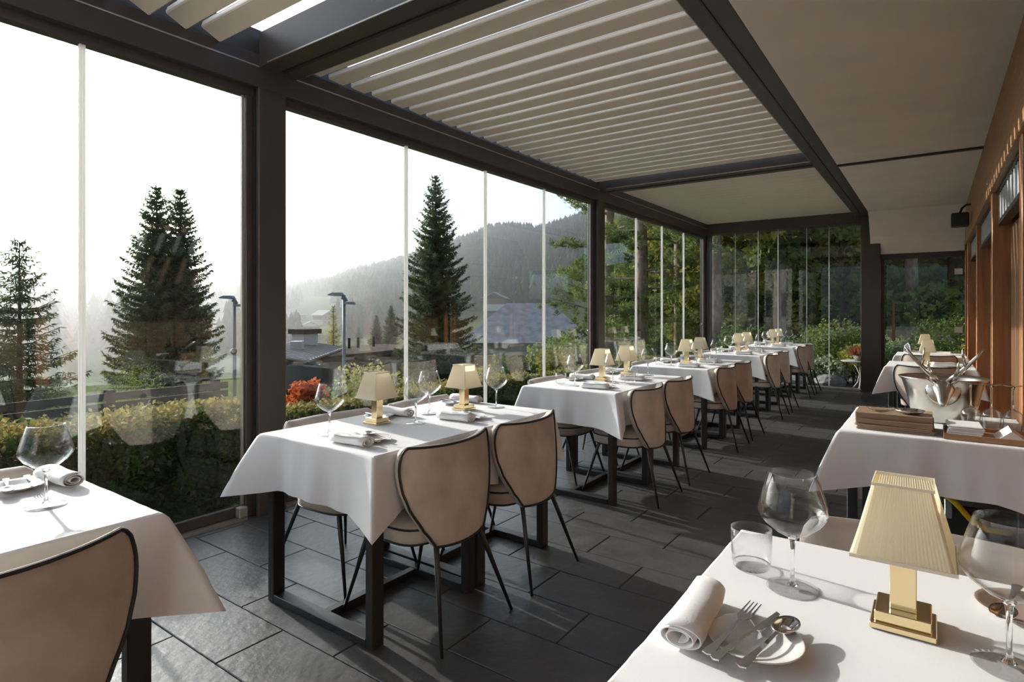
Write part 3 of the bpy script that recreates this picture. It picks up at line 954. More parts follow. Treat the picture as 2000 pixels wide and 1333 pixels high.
def make_upturned():
    g = thing('white_wine_glass', 'upside-down wine glass', 'glass')
    pr = [(0.030, 0.0), (0.0345, 0.045), (0.0375, 0.075), (0.034, 0.092), (0.020, 0.104), (0.008, 0.109), (0.001, 0.1095), (0.001, 0.108), (0.008, 0.1075), (0.019, 0.1025), (0.033, 0.091), (0.0365, 0.075), (0.0335, 0.045), (0.029, 0.0)]
    MB().lathe(pr, 28).build('bowl', M['crystal_b'], g)
    MB().lathe([(0.008, 0.109), (0.0042, 0.118), (0.0036, 0.15), (0.0038, 0.195), (0.009, 0.2108)], 12, cap=True).build('stem', M['crystal_solid'], g)
    MB().lathe([(0.001, 0.2112), (0.009, 0.211), (0.034, 0.2155), (0.036, 0.217), (0.034, 0.2185), (0.001, 0.2185)], 28, cap=True).build('foot', M['crystal_b'], g)
    return g
up = Proto(make_upturned())
for i, x in enumerate((0.139, 0.213, 0.287)):
    up.put('upside-down wine glass, %s in the row beside the ice bucket' % ('leftmost', 'middle', 'rightmost')[i], (x, 3.425, CZ + 0.001), 0, 'upside-down wine glasses')
tr = thing('serving_tray', 'long wooden tray with white napkins', 'tray', (0.185, 3.255, CZ + 0.001))
MB().box(-0.145, 0.145, -0.115, 0.115, 0.0, 0.008, 0.002).build('base', M['traywood'], tr)
for a in ((-0.150, 0.150, -0.120, -0.1155), (-0.150, 0.150, 0.1155, 0.120), (-0.150, -0.1455, -0.115, 0.115), (0.1455, 0.150, -0.115, 0.115)):
    MB().box(a[0], a[1], a[2], a[3], 0.0, 0.024, 0.001).build('rim', M['traywood'], tr)
for i in range(6):
    mb = MB().box(-0.062, 0.062, -0.085, 0.085, 0.0, 0.0075, 0.0035)
    o = mb.build('folded_napkin', M['napkin'], None, (0.110 + random.uniform(-0.004, 0.004), 3.255 + random.uniform(-0.004, 0.004), CZ + 0.0095 + i * 0.0078), (0, 0, R(random.uniform(-4, 4))))
    tag(o, 'folded white napkin, %s from the bottom of the pile on the tray' % ['lowest', 'second', 'third', 'fourth', 'fifth', 'topmost'][i] if i not in (0, 5) else ['folded white napkin at the bottom of the tray pile', 'folded white napkin on top of the tray pile'][i // 5], 'napkin', 'folded napkins on the tray')
o = MB().prism([(-0.05, 0.0), (0.055, 0.0), (0.05, 0.006), (0.0, 0.045), (-0.045, 0.006)], 'y', -0.08, 0.08).build('tented_napkin', M['napkin'], None, (0.262, 3.24, CZ + 0.0095))
tag(o, 'white napkin standing like a tent at right of tray', 'napkin')
# bin with yellow handle under the serving table
bn = thing('storage_bin', 'dark green plastic bin with yellow handle under serving table', 'bin', (0.17, 3.50, 0))
MB().rings([[(x * s, y * s, z) for x, y in ((-0.15, -0.17), (0.15, -0.17), (0.15, 0.17), (-0.15, 0.17))] for s, z in ((0.9, 0.0), (1.0, 0.38), (1.0, 0.40))], cap=True).build('body', M['binblack'], bn)
MB().box(-0.157, 0.157, -0.177, 0.177, 0.4005, 0.425, 0.006).build('lid', M['binblack'], bn)
MB().tube([(-0.13, -0.19, 0.47), (-0.09, -0.20, 0.44), (-0.03, -0.205, 0.37), (0.02, -0.205, 0.345), (0.10, -0.20, 0.345)], 0.013, 8).build('handle', M['yellow'], bn)
MB().box(-0.13, -0.10, -0.19, -0.176, 0.36, 0.45, 0.003).build('latch', M['steel'], bn)
# ================================================================== OUTSIDE
def leafmat(name, a, b, rough=0.7, trans=0.35, scale=1.3, c3=None, spec=0.12):
    m, nt, p, out = new_mat(name)
    tc = nt.nodes.new('ShaderNodeTexCoord')
    nz = nt.nodes.new('ShaderNodeTexNoise'); nz.inputs['Scale'].default_value = scale; nz.inputs['Detail'].default_value = 6
    nt.links.new(tc.outputs['Object'], nz.inputs['Vector'])
    rp = nt.nodes.new('ShaderNodeValToRGB')
    rp.color_ramp.elements[0].position = 0.34; rp.color_ramp.elements[0].color = tuple(a) + (1,)
    rp.color_ramp.elements[1].position = 0.62; rp.color_ramp.elements[1].color = tuple(b) + (1,)
    if c3:
        e = rp.color_ramp.elements.new(0.74); e.color = tuple(c3) + (1,)
    nt.links.new(nz.outputs['Fac'], rp.inputs['Fac'])
    nt.links.new(rp.outputs['Color'], p.inputs['Base Color'])
    p.inputs['Roughness'].default_value = rough
    p.inputs['Specular IOR Level'].default_value = spec
    tr = nt.nodes.new('ShaderNodeBsdfTranslucent')
    nt.links.new(rp.outputs['Color'], tr.inputs['Color'])
    mx = nt.nodes.new('ShaderNodeMixShader'); mx.inputs['Fac'].default_value = trans
    nt.links.new(p.outputs[0], mx.inputs[1]); nt.links.new(tr.outputs[0], mx.inputs[2])
    nt.links.new(mx.outputs[0], out.inputs['Surface'])
    return m
M['spruce'] = leafmat('spruce_needles', (0.045, 0.072, 0.034), (0.11, 0.145, 0.062), scale=0.8, trans=0.3)
M['spruce_hill'] = leafmat('hill_needles', (0.022, 0.036, 0.018), (0.050, 0.068, 0.034), scale=0.02, trans=0.1, c3=(0.10, 0.11, 0.045), spec=0.0, rough=1.0)
M['pine'] = leafmat('pine_needles', (0.09, 0.14, 0.045), (0.23, 0.28, 0.09), scale=0.9)
M['leaf'] = leafmat('broad_leaves', (0.075, 0.125, 0.032), (0.22, 0.27, 0.065), scale=0.9, c3=(0.42, 0.35, 0.09))
M['leaf_y'] = leafmat('yellowing_leaves', (0.15, 0.19, 0.04), (0.42, 0.37, 0.09), scale=0.9, c3=(0.48, 0.32, 0.08))
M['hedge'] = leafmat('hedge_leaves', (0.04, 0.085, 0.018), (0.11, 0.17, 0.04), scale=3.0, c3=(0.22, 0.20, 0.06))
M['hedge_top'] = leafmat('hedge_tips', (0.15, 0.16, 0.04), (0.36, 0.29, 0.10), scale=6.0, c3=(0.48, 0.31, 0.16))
M['red_leaf'] = leafmat('maple_leaves', (0.42, 0.085, 0.03), (0.62, 0.18, 0.06), scale=8)
M['pale_leaf'] = leafmat('pale_leaves', (0.14, 0.19, 0.08), (0.42, 0.44, 0.30), scale=7)
M['bark'] = mat('bark', (0.10, 0.065, 0.045), 0.9, var=0.35, scale=7, stretch=(3, 3, 0.6), bump=0.5, bscale=14)
M['bark_red'] = mat('pine_bark', (0.20, 0.14, 0.105), 0.9, var=0.4, scale=7, stretch=(2, 2, 0.8), bump=0.6, bscale=10)
M['grass'] = mat('grass', (0.06, 0.085, 0.022), 0.9, col2=(0.11, 0.13, 0.035), scale=0.5, bump=0.3, bscale=8)
M['meadow'] = mat('meadow', (0.045, 0.065, 0.025), 1.0, spec=0.0, col2=(0.10, 0.13, 0.04), scale=0.011)
M['gravel'] = mat('gravel', (0.16, 0.15, 0.14), 0.95, var=0.3, scale=30, bump=0.4, bscale=60)
M['dark_clad'] = mat('dark_cladding', (0.045, 0.048, 0.050), 0.95, var=0.15, spec=0.05)
M['metal_roof'] = mat('seam_metal_roof', (0.36, 0.35, 0.33), 0.42, 0.5, var=0.08, scale=1)
M['grey_roof'] = mat('grey_shingle_roof', (0.38, 0.35, 0.33), 0.9, spec=0.1, var=0.2, scale=1.5)
M['brown_roof'] = mat('gravel_flat_roof', (0.12, 0.10, 0.085), 1.0, var=0.2, scale=2, spec=0.0)
M['house_wall'] = mat('house_plaster', (0.52, 0.50, 0.46), 0.85)
M['house_wood'] = mat('chalet_wood', (0.13, 0.075, 0.045), 0.8, var=0.2)
M['win_dark'] = mat('far_window', (0.03, 0.035, 0.04), 0.15)
M['pole'] = mat('galvanised_pole', (0.22, 0.235, 0.24), 0.5, 0.4)
M['stone'] = mat('grey_stone', (0.20, 0.20, 0.19), 0.9, var=0.25, scale=6, bump=0.6, bscale=12)
M['iron'] = mat('white_iron', (0.42, 0.40, 0.38), 0.5)

rng = np.random.default_rng(7)
def sst(a, b, x):
    t = np.clip((np.asarray(x, dtype=float) - a) / (b - a), 0, 1)
    return t * t * (3 - 2 * t)

# ------------------------------------------------------------------ terrain
U_E = [-4000, -1500, -400, 79, 167, 423, 468, 520, 560, 640, 700, 755, 830, 920, 955, 1002, 1055, 1097, 1150, 1250, 1500, 2000, 4000]
E_E = [0.10, 0.12, 0.10, 0.079, 0.070, 0.058, 0.062, 0.058, 0.052, 0.054, 0.072, 0.080, 0.097, 0.116, 0.130, 0.133, 0.128, 0.138, 0.152, 0.165, 0.17, 0.17, 0.17]
U_R = [-4000, 400, 520, 620, 760, 900, 1200, 4000]
R_R = [1700, 1600, 1100, 800, 720, 480, 420, 420]
def ground_z(x, y):
    x, y = np.asarray(x, float), np.asarray(y, float)
    c, s_ = math.cos(YAW), math.sin(YAW)
    Zc = -x * s_ + y * c
    Xc = x * c + y * s_
    th = np.clip(np.arctan2(Xc, Zc), -1.30, 1.30)
    u = 1000 + F_PX * np.tan(th)
    r = np.hypot(x, y)
    e = np.interp(u, U_E, E_E) - 0.017
    rr = np.interp(u, U_R, R_R)
    near = -0.15 - 3.9 * sst(5.2, 13.0, -x)
    valley = -4.0 - 12.0 * sst(40, 160, r) * sst(5, 40, -x)
    hill = EYE + e * rr * np.cos(th)
    k = sst(0.0, 1.0, (r - 150) / (rr - 150)) ** 0.8
    z = near + (valley + 4.0) * 1.0
    z = z + (hill - z) * k
    # bank rising behind the garden
    z = z + 2.2 * sst(15, 30, y) * sst(-14, -4, x) * (1 - sst(60, 160, r))
    return z
nth, radii = 240, np.concatenate([np.linspace(3.2, 16, 24), np.geomspace(17, 2400, 74)])
ths = np.linspace(R(-78), R(62), nth)
cc, ss = math.cos(YAW), math.sin(YAW)
TT, RR = np.meshgrid(ths, radii)
Xc, Zc = RR * np.sin(TT), RR * np.cos(TT)
GX = Xc * cc - Zc * ss
GY = Xc * ss + Zc * cc
GZ = ground_z(GX, GY)
inside = (GX > -3.75) & (GY < 11.45)
GZ = np.where(inside, -0.35, GZ)
vv = np.stack([GX, GY, GZ], -1).reshape(-1, 3)
ii = np.arange(len(radii) - 1)[:, None] * nth + np.arange(nth - 1)[None, :]
ff = np.stack([ii, ii + 1, ii + nth + 1, ii + nth], -1).reshape(-1, 4)
g = link_mesh('ground', np_mesh('ground', vv, ff, True), M['meadow'])
tag(g, 'green valley and hillsides beyond the terrace', kind='structure')
gp = MB().box(-3.7, 3.0, 11.47, 15.5, -0.30, -0.10).build('garden_path', M['gravel'])
tag(gp, 'gravel garden strip outside the far glass wall', kind='structure')

bp = MB().box(-6.0, 14.0, -40, -2.95, -0.30, -0.06).build('added_terrace_paving', mat('pale_paving', (0.52, 0.49, 0.45), 0.85, var=0.08, scale=2))  # unseen paving, added to bounce daylight through the back glass
tag(bp, 'unseen pale terrace behind the camera, added to bounce light inside', kind='structure')
hb = thing('added_hotel_building', 'unseen white hotel building behind the camera, added to reflect sunlight inside', 'building', (1.2, -14.0, -0.06))  # unseen pale facade, added as a reflector to brighten the room
box_part0 = MB().box(0, 9, -14, 10.2, 0, 9).build('walls', mat('white_render', (0.82, 0.80, 0.76), 0.9), hb)
MB().box(-0.8, 9.8, -14.8, 10.4, 9.01, 9.3).build('roof', M['wood_dark'], hb)
for j in range(2):
    for i in range(5):
        MB().box(-0.02, 0.02, -12 + i * 4.4, -10.4 + i * 4.4, 1.0 + j * 3.6, 2.6 + j * 3.6).build('window', M['black'], hb)
# ------------------------------------------------------------------ leaf and needle geometry
def leaves(P, size, jitter=0.4, up=None, aspect=0.55):
    """one rhombus leaf per point, random orientation"""
    n = len(P)
    d = rng.normal(size=(n, 3)); d /= np.linalg.norm(d, axis=1, keepdims=True)
    if up is not None:
        d = d * (1 - up) + np.array([0, 0, 1.0]) * up * rng.choice([-1, 1], size=(n, 1)); d /= np.linalg.norm(d, axis=1, keepdims=True)
    a = np.cross(d, rng.normal(size=(n, 3))); a /= np.linalg.norm(a, axis=1, keepdims=True)
    b = np.cross(d, a)
    s = size * (1 + jitter * rng.uniform(-1, 1, size=(n, 1)))
    V = np.stack([P - a * s, P - b * s * aspect, P + a * s, P + b * s * aspect], 1).reshape(-1, 3)
    F = np.arange(n * 4).reshape(-1, 4)
    return V, F
def blades(P, D, length, width):
    """narrow rhombus blades starting at P pointing along D"""
    n = len(P)
    D = D / np.maximum(1e-9, np.linalg.norm(D, axis=1, keepdims=True))
    b = np.cross(D, rng.normal(size=(n, 3))); b /= np.maximum(1e-9, np.linalg.norm(b, axis=1, keepdims=True))
    L = np.asarray(length).reshape(-1, 1) if np.ndim(length) else length
    V = np.stack([P, P + D * L * 0.45 + b * width, P + D * L, P + D * L * 0.45 - b * width], 1).reshape(-1, 3)
    return V, np.arange(n * 4).reshape(-1, 4)

def make_spruce(H, rad, dens, sparse, seed, name='spruce_tree', label='', m='spruce', bare=0.08):
    global rng
    rng = np.random.default_rng(seed)
    t = thing(name, label, 'tree')
    MB().tube([(0, 0, -0.3), (0.02, 0, H * 0.4), (0, 0, H * 0.98)], [H * 0.016, H * 0.011, H * 0.002], 7).build('trunk', M['bark'], t)
    nw = int(H * dens)
    Ps, Ds, Ls = [], [], []
    br = MB()
    for i in range(nw):
        f = (i + rng.uniform(-0.3, 0.3)) / nw
        z = H * (bare + (1 - bare) * f)
        R_ = rad * (1 - f) ** 0.78 * (0.45 + 0.55 * min(1, (f + 0.12) / 0.22)) + 0.10
        nb = max(4, int((9 if not sparse else 7) * (0.55 + 0.45 * (1 - f))))
        a0 = rng.uniform(0, 2 * PI)
        for j in range(nb):
            a = a0 + 2 * PI * j / nb + rng.normal() * 0.25
            L = R_ * rng.uniform(0.62, 1.12)
            dirh = np.array([math.cos(a), math.sin(a), 0.0])
            m_ = max(4, int(L * (13 if not sparse else 10)))
            ts = np.linspace(0.10, 1.0, m_)
            droop = -0.22 * (1 - f * 1.3)
            pts = dirh[None] * (ts * L)[:, None]
            pts[:, 2] = z + L * (0.10 * f * ts + droop * ts * 1.1 + 0.26 * ts ** 3)
            if L > 0.8 and j % 2 == 0:
                br.tube([(0, 0, z), tuple(pts[m_ // 2]), tuple(pts[-1])], [0.03, 0.018, 0.006], 4, cap=False)
            side = np.array([-dirh[1], dirh[0], 0])
            tl = (0.16 + 0.30 * (1 - ts)) * min(1.0, L / 1.2) + 0.10
            for sgn in (-1, 1):
                d = side[None] * sgn + dirh[None] * 0.75 + np.array([0, 0, -0.35])[None] + rng.normal(size=(m_, 3)) * 0.28
                Ps.append(pts); Ds.append(d); Ls.append(tl * rng.uniform(0.7, 1.25, m_))
                if not sparse:
                    Ps.append(pts); Ds.append(d * 0.6 + np.array([0, 0, -0.9])[None] + rng.normal(size=(m_, 3)) * 0.3); Ls.append(tl * 0.8)
            Ps.append(pts); Ds.append(dirh[None] + rng.normal(size=(m_, 3)) * 0.4 + np.array([0, 0, 0.25])[None]); Ls.append(np.full(m_, 0.22))
            Ps.append(pts); Ds.append(np.array([0, 0, -1.0])[None] + rng.normal(size=(m_, 3)) * 0.35); Ls.append(np.full(m_, 0.26))
    P, D, L = np.concatenate(Ps), np.concatenate(Ds), np.concatenate(Ls)
    V, F = blades(P, D, L, 0.030 * (1.0 if not sparse else 0.9))
    link_mesh('foliage', np_mesh('foliage', V, F), M[m], t)
    br.build('branches', M['bark'], t)
    return t

def place(o, u, Z, dz=0.0, rz=0.0, s=None, zz=None):
    p = at(u, Z)
    o.location = (p.x, p.y, (float(ground_z(p.x, p.y)) if zz is None else zz) + dz)
    o.rotation_euler = (0, 0, rz)
    if s: o.scale = s if isinstance(s, tuple) else (s, s, s)
    return o

def spruce_at(u, vtop, Z, rad, dens, sparse, seed, label):
    p = at(u, Z)
    gz = float(ground_z(p.x, p.y))
    H = EYE + (HZ - vtop) / F_PX * Z - gz
    return place(make_spruce(H, rad, dens, sparse, seed, label=label), u, Z)
big = spruce_at(851, 340, 38, 3.0, 4.3, False, 21, 'tall dense spruce standing alone behind the second window pane')
spruce_at(306, 360, 31, 2.7, 4.3, False, 22, 'left of two tall spruces growing close together')
spruce_at(352, 364, 32.5, 2.5, 4.3, False, 23, 'right of two tall spruces growing close together')
spruce_at(38, 464, 22, 2.3, 4.2, True, 24, 'sparse spruce with bare trunk at the left edge')
for i, (u, Z, s, lab) in enumerate(((735, 100, 0.78, 'small distant spruce just left of the big spruce'), (764, 92, 0.80, 'second small distant spruce beside the big spruce'),
                                    (700, 170, 0.85, 'far spruce on the valley floor behind the flat roof'), (965, 120, 0.75, 'small spruce near the village roofs'))):
    o = copy_tree(big, lab, group='distant spruces'); place(o, u, Z, rz=i * 1.3, s=s)

# ------------------------------------------------------------------ broadleaf, larch and pine
def crown_points(n, blobs):
    out = []
    for (c, r, w) in blobs:
        m = int(n * w)
        d = rng.normal(size=(m, 3)); d /= np.linalg.norm(d, axis=1, keepdims=True)
        q = rng.uniform(0.45, 1.0, size=(m, 1)) ** 0.5
        out.append(np.array(c)[None] + d * q * np.array(r)[None] * (1 + 0.18 * np.sin(d[:, :1] * 7 + d[:, 1:2] * 5)))
    return np.concatenate(out)
def broad_mesh(seed, n, size, H, rad, m):
    global rng
    rng = np.random.default_rng(seed)
    bl = []
    for k in range(26):
        a, q = rng.uniform(0, 2 * PI), rng.uniform(0.2, 1.0)
        z = H * rng.uniform(0.12, 0.95)
        rr_ = rad * (1 - 0.75 * abs(z / H - 0.45) ** 1.4)
        s = rng.uniform(0.45, 0.95) * rad * 0.42
        bl.append(((math.cos(a) * rr_ * q, math.sin(a) * rr_ * q, z), (s, s, s * 0.62), 1 / 26))
    V, F = leaves(crown_points(n, bl), size, up=0.15)
    return np_mesh('foliage', V, F), bl
def make_broad(seed, n, size, H, rad, m, label, name='broadleaf_tree', tr=0.16, bark='bark'):
    t = thing(name, label, 'tree')
    me, bl = broad_mesh(seed, n, size, H, rad, m)
    link_mesh('foliage', me, M[m], t)
    mb = MB().tube([(0, 0, -0.4), (0.06, 0.03, H * 0.3), (-0.04, 0.08, H * 0.62), (0, 0, H * 0.9)], [tr * 1.25, tr, tr * 0.65, tr * 0.2], 8)
    mb.build('trunk', M[bark], t)
    bb = MB()
    for c, r, w in bl[::2]:
        bb.tube([(0, 0, max(0.2, c[2] * 0.72)), (c[0] * 0.5, c[1] * 0.5, c[2] * 0.9), c], [tr * 0.35, tr * 0.22, 0.015], 5, cap=False)
    bb.build('branches', M[bark], t)
    return t
def make_pine(seed, H, label, tr=0.2, n_br=26, zmin=0.12, reach=3.0):
    global rng
    rng = np.random.default_rng(seed)
    t = thing('pine_tree', label, 'tree')
    MB().tube([(0, 0, -0.4), (0.05, 0, H * 0.35), (0.12, 0.05, H * 0.7), (0.05, 0, H)], [tr * 1.2, tr, tr * 0.7, tr * 0.2], 9).build('trunk', M['bark_red'], t)
    bb, Ps, Ds = MB(), [], []
    for k in range(n_br):
        f = (k + rng.uniform(0, 0.8)) / n_br
        z = H * (zmin + (1 - zmin) * f)
        a = k * 2.4 + rng.normal() * 0.3
        L = reach * (1.05 - 0.62 * f) * rng.uniform(0.6, 1.1)
        dh = np.array([math.cos(a), math.sin(a), 0])
        p1 = np.array([0, 0, z]) + dh * L * 0.5 + np.array([0, 0, 0.02 * L])
        p2 = np.array([0, 0, z]) + dh * L + np.array([0, 0, 0.16 * L])
        bb.tube([(0, 0, z), tuple(p1), tuple(p2)], [0.05, 0.03, 0.01], 5, cap=False)
        for q in range(int(8 + L * 5)):
            s = rng.uniform(0.35, 1.0)
            c = np.array([0, 0, z]) + dh * L * s + np.array([0, 0, 0.10 * L * s * s]) + rng.normal(size=3) * np.array([0.26, 0.26, 0.10]) * (0.4 + L * 0.22)
            m_ = 34
            d = rng.normal(size=(m_, 3)); d[:, 2] = np.abs(d[:, 2]) * 0.9 + 0.1
            Ps.append(np.repeat(c[None], m_, 0) + rng.normal(size=(m_, 3)) * 0.05); Ds.append(d)
    P, D = np.concatenate(Ps), np.concatenate(Ds)
    V, F = blades(P, D, rng.uniform(0.13, 0.24, len(P)), 0.016)
    link_mesh('foliage', np_mesh('foliage', V, F), M['pine'], t)
    bb.build('branches', M['bark_red'], t)
    return t
pa = place(make_pine(31, 10.5, 'large pine reaching its branches past the middle post', 0.2, 26, 0.10, 3.4), 1185, 20)
place(copy_tree(pa, 'pine seen through first pane of the far window bay'), 1255, 17.5, rz=2.0, s=0.86)
place(copy_tree(pa, 'pine seen through third pane of the far window bay'), 1330, 22, rz=4.1, s=1.05)
pb = place(make_pine(32, 9.5, 'pine with sunlit reddish trunk behind the far glass wall', 0.135, 20, 0.34, 2.7), 1521, 15.0, rz=0.6)
place(copy_tree(pb, 'pine with mottled trunk seen through the glass door'), 1783, 14.6, rz=2.6, s=0.98)
place(copy_tree(pb, 'pine with pale lower trunk beside the corner post'), 1401, 14.5, rz=4.4, s=0.92)
b1 = make_broad(41, 15000, 0.095, 7.5, 2.7, 'leaf', 'dense green tree at left of the far glass wall')
b2 = make_broad(42, 15000, 0.095, 7.0, 2.6, 'leaf_y', 'yellowing tree behind the second far pane')
place(b1, 1450, 19, s=1.1); place(b2, 1475, 16.5, rz=1.0)
for i, (src, u, Z, s, lab) in enumerate(((b1, 1560, 18, 1.1, 'dense green tree right of the sunlit pine trunk'), (b2, 1592, 21, 1.15, 'yellowing tree behind the right far panes'),
        (b1, 1640, 15.5, 1.0, 'dense green tree behind the last far pane'), (b1, 1710, 19, 1.2, 'dense green tree hidden partly by the far column'), (b2, 1830, 18, 1.0, 'yellowing tree seen through the glass door'),
        (b1, 1870, 16, 1.0, 'dense green tree at right of the glass door'), (b1, 1765, 22, 1.25, 'dense green tree at left of the glass door'), (b2, 1350, 26, 1.1, 'yellowing tree behind the corner post pines'), (b1, 1290, 28, 1.2, 'dense green tree behind the far window bay pines'),
        (b1, 1225, 30, 1.1, 'dense green tree farthest behind the far window bay'), (b1, 1420, 27, 1.35, 'tall green tree beyond the corner post'), (b1, 1530, 28, 1.5, 'tall green tree far behind the sunlit pine'), (b1, 1660, 27, 1.5, 'tall green tree far behind the last pane'), (b1, 1820, 28, 1.5, 'tall green tree far behind the glass door'))):
    place(copy_tree(src, lab), u, Z, rz=i * 1.7, s=s)
# larch and small round trees in the valley
lr = make_spruce(9, 1.5, 4.0, True, 45, name='larch_tree', label='slender yellow green larch left of the lamp post', m='leaf_y')
place(lr, 651, 75)
v1 = make_broad(46, 3500, 0.28, 7, 3.2, 'leaf', 'round green tree on the valley floor')
VT = [(596, 190), (618, 230), (684, 150), (696, 110), (722, 120), (938, 95), (948, 140), (986, 160), (1012, 190), (1075, 200), (1098, 120), (1128, 100)]
NTH = ['leftmost', 'second', 'third', 'fourth', 'fifth', 'sixth', 'seventh', 'eighth', 'ninth', 'tenth', 'eleventh', 'rightmost']
for i, (u, Z) in enumerate(VT):
    o = v1 if i == 0 else copy_tree(v1)
    place(o, u, Z, rz=i * 1.1, s=0.6 + 0.25 * ((i * 37) % 5) / 4)
    tag(o, 'round green valley tree below the hills, %s from the left' % NTH[i] if 0 < i < 11 else '%s round green valley tree below the hills' % NTH[i], group='round trees in the valley')

# ------------------------------------------------------------------ forest on the hills (beyond counting)
rng = np.random.default_rng(99)
N = 15000
th = rng.uniform(R(-60), R(16), N)
uu = 1000 + F_PX * np.tan(th)
rr = np.interp(uu, U_R, R_R)
q = rng.uniform(0, 1, N) ** 0.75
rad_ = 235 + (rr * 1.03 - 235) * q
x = (rad_ * np.sin(th)) * cc - (rad_ * np.cos(th)) * ss
y = (rad_ * np.sin(th)) * ss + (rad_ * np.cos(th)) * cc
nzv = np.array([noise.noise(Vector((a * 0.006, b * 0.006, 0.3))) for a, b in zip(x, y)])
keep = (nzv > -0.16 - 0.5 * q) & ~((uu > 590) & (uu < 650) & (q < 0.45)) 
x, y, rad_, uu, q = x[keep], y[keep], rad_[keep], uu[keep], q[keep]
z = ground_z(x, y)
hgt = rng.uniform(8, 15, len(x)) * (1 + 0.45 * (uu < 520))
tiers, k = 4, 7
Vb, Fb = [], []
idx = 0
for ti in range(tiers):
    for j in range(k):
        a = 2 * PI * j / k
        pass
base = []
faces = []
for ti in range(tiers):
    zb = 0.10 + 0.22 * ti; zt = min(1.0, zb + 0.40 - 0.03 * ti); rb = 0.23 * (1 - 0.21 * ti)
    o0 = len(base)
    base.append((0, 0, zt))
    for j in range(2 * k):
        a = 2 * PI * j / (2 * k) + ti * 0.4
        r_ = rb * (1.0 if j % 2 == 0 else 0.62)
        base.append((r_ * math.cos(a), r_ * math.sin(a), zb - (0.03 if j % 2 == 0 else 0)))
    for j in range(2 * k):
        faces.append((o0, o0 + 1 + j, o0 + 1 + (j + 1) % (2 * k)))
base, faces = np.array(base), np.array(faces)
rot = rng.uniform(0, 2 * PI, len(x))
wsc = rng.uniform(0.8, 1.35, len(x))
bx = (base[None, :, 0] * np.cos(rot)[:, None] - base[None, :, 1] * np.sin(rot)[:, None]) * (hgt * wsc)[:, None] + x[:, None]
by = (base[None, :, 0] * np.sin(rot)[:, None] + base[None, :, 1] * np.cos(rot)[:, None]) * (hgt * wsc)[:, None] + y[:, None]
bz = base[None, :, 2] * hgt[:, None] + z[:, None] - 0.5
VV = np.stack([bx, by, bz], -1).reshape(-1, 3)
FF = (faces[None] + (np.arange(len(x)) * len(base))[:, None, None]).reshape(-1, 3)
o = link_mesh('hill_forest', np_mesh('hill_forest', VV, FF), M['spruce_hill'])
tag(o, 'dense conifer forest covering the distant hillsides', 'forest', kind='stuff')

# ------------------------------------------------------------------ hedge and shrubs along the terrace
def hedge(x0, x1, y0, y1, z0, z1, n, label, seed, m2='hedge_top'):
    global rng
    rng = np.random.default_rng(seed)
    t = thing('hedge', label, 'hedge', ((x0 + x1) / 2, (y0 + y1) / 2, z0))
    w, l, h = (x1 - x0) / 2, (y1 - y0) / 2, z1 - z0
    core = MB().box(-w + 0.10, w - 0.10, -l + 0.05, l - 0.05, 0, h - 0.12, 0.05).build('core', M['bark'], t)
    def bulge(P): 
        return P + 0.05 * np.sin(P[:, [1, 2, 0]] * np.array([5.0, 6.0, 7.0])) + rng.normal(size=P.shape) * 0.028
    ns = int(n * 0.62)
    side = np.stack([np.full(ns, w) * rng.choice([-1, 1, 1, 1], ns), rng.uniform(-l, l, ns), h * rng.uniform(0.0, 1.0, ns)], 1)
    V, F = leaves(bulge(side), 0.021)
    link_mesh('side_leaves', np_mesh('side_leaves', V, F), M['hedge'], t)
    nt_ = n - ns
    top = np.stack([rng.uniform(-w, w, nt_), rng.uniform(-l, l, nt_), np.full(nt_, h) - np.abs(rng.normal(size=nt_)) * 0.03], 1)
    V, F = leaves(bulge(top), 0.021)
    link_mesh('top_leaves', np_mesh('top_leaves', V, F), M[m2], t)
    return t
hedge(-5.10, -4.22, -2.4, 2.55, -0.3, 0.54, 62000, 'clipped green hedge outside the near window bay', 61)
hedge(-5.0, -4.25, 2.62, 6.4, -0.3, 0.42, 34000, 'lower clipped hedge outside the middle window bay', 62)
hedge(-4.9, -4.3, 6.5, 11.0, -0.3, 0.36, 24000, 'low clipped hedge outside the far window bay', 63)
def shrub(loc, r, n, size, m, label, seed, name='shrub', squash=0.85):
    global rng
    rng = np.random.default_rng(seed)
    t = thing(name, label, 'shrub', loc)
    bl = []
    for k in range(9):
        a = rng.uniform(0, 2 * PI); q = rng.uniform(0, 0.6) * r
        s = rng.uniform(0.35, 0.6) * r
        bl.append(((math.cos(a) * q, math.sin(a) * q, r * rng.uniform(0.35, 1.25) * squash), (s, s, s * squash), 1 / 9))
    V, F = leaves(crown_points(n, bl), size)
    link_mesh('foliage', np_mesh('foliage', V, F), M[m], t)
    mb = MB()
    for c, rr_, w in bl:
        mb.tube([(0, 0, -0.1), (c[0] * 0.4, c[1] * 0.4, c[2] * 0.5), c], [0.012, 0.009, 0.003], 5, cap=False)
    mb.build('stems', M['bark'], t)
    return t
shrub((-5.15, 3.62, 0.22), 0.27, 2600, 0.024, 'red_leaf', 'red orange maple shrub behind the wine glass', 71, squash=0.95)
shrub((-5.05, 3.35, 0.18), 0.17, 1000, 0.022, 'red_leaf', 'small red shoot left of the maple shrub', 72)
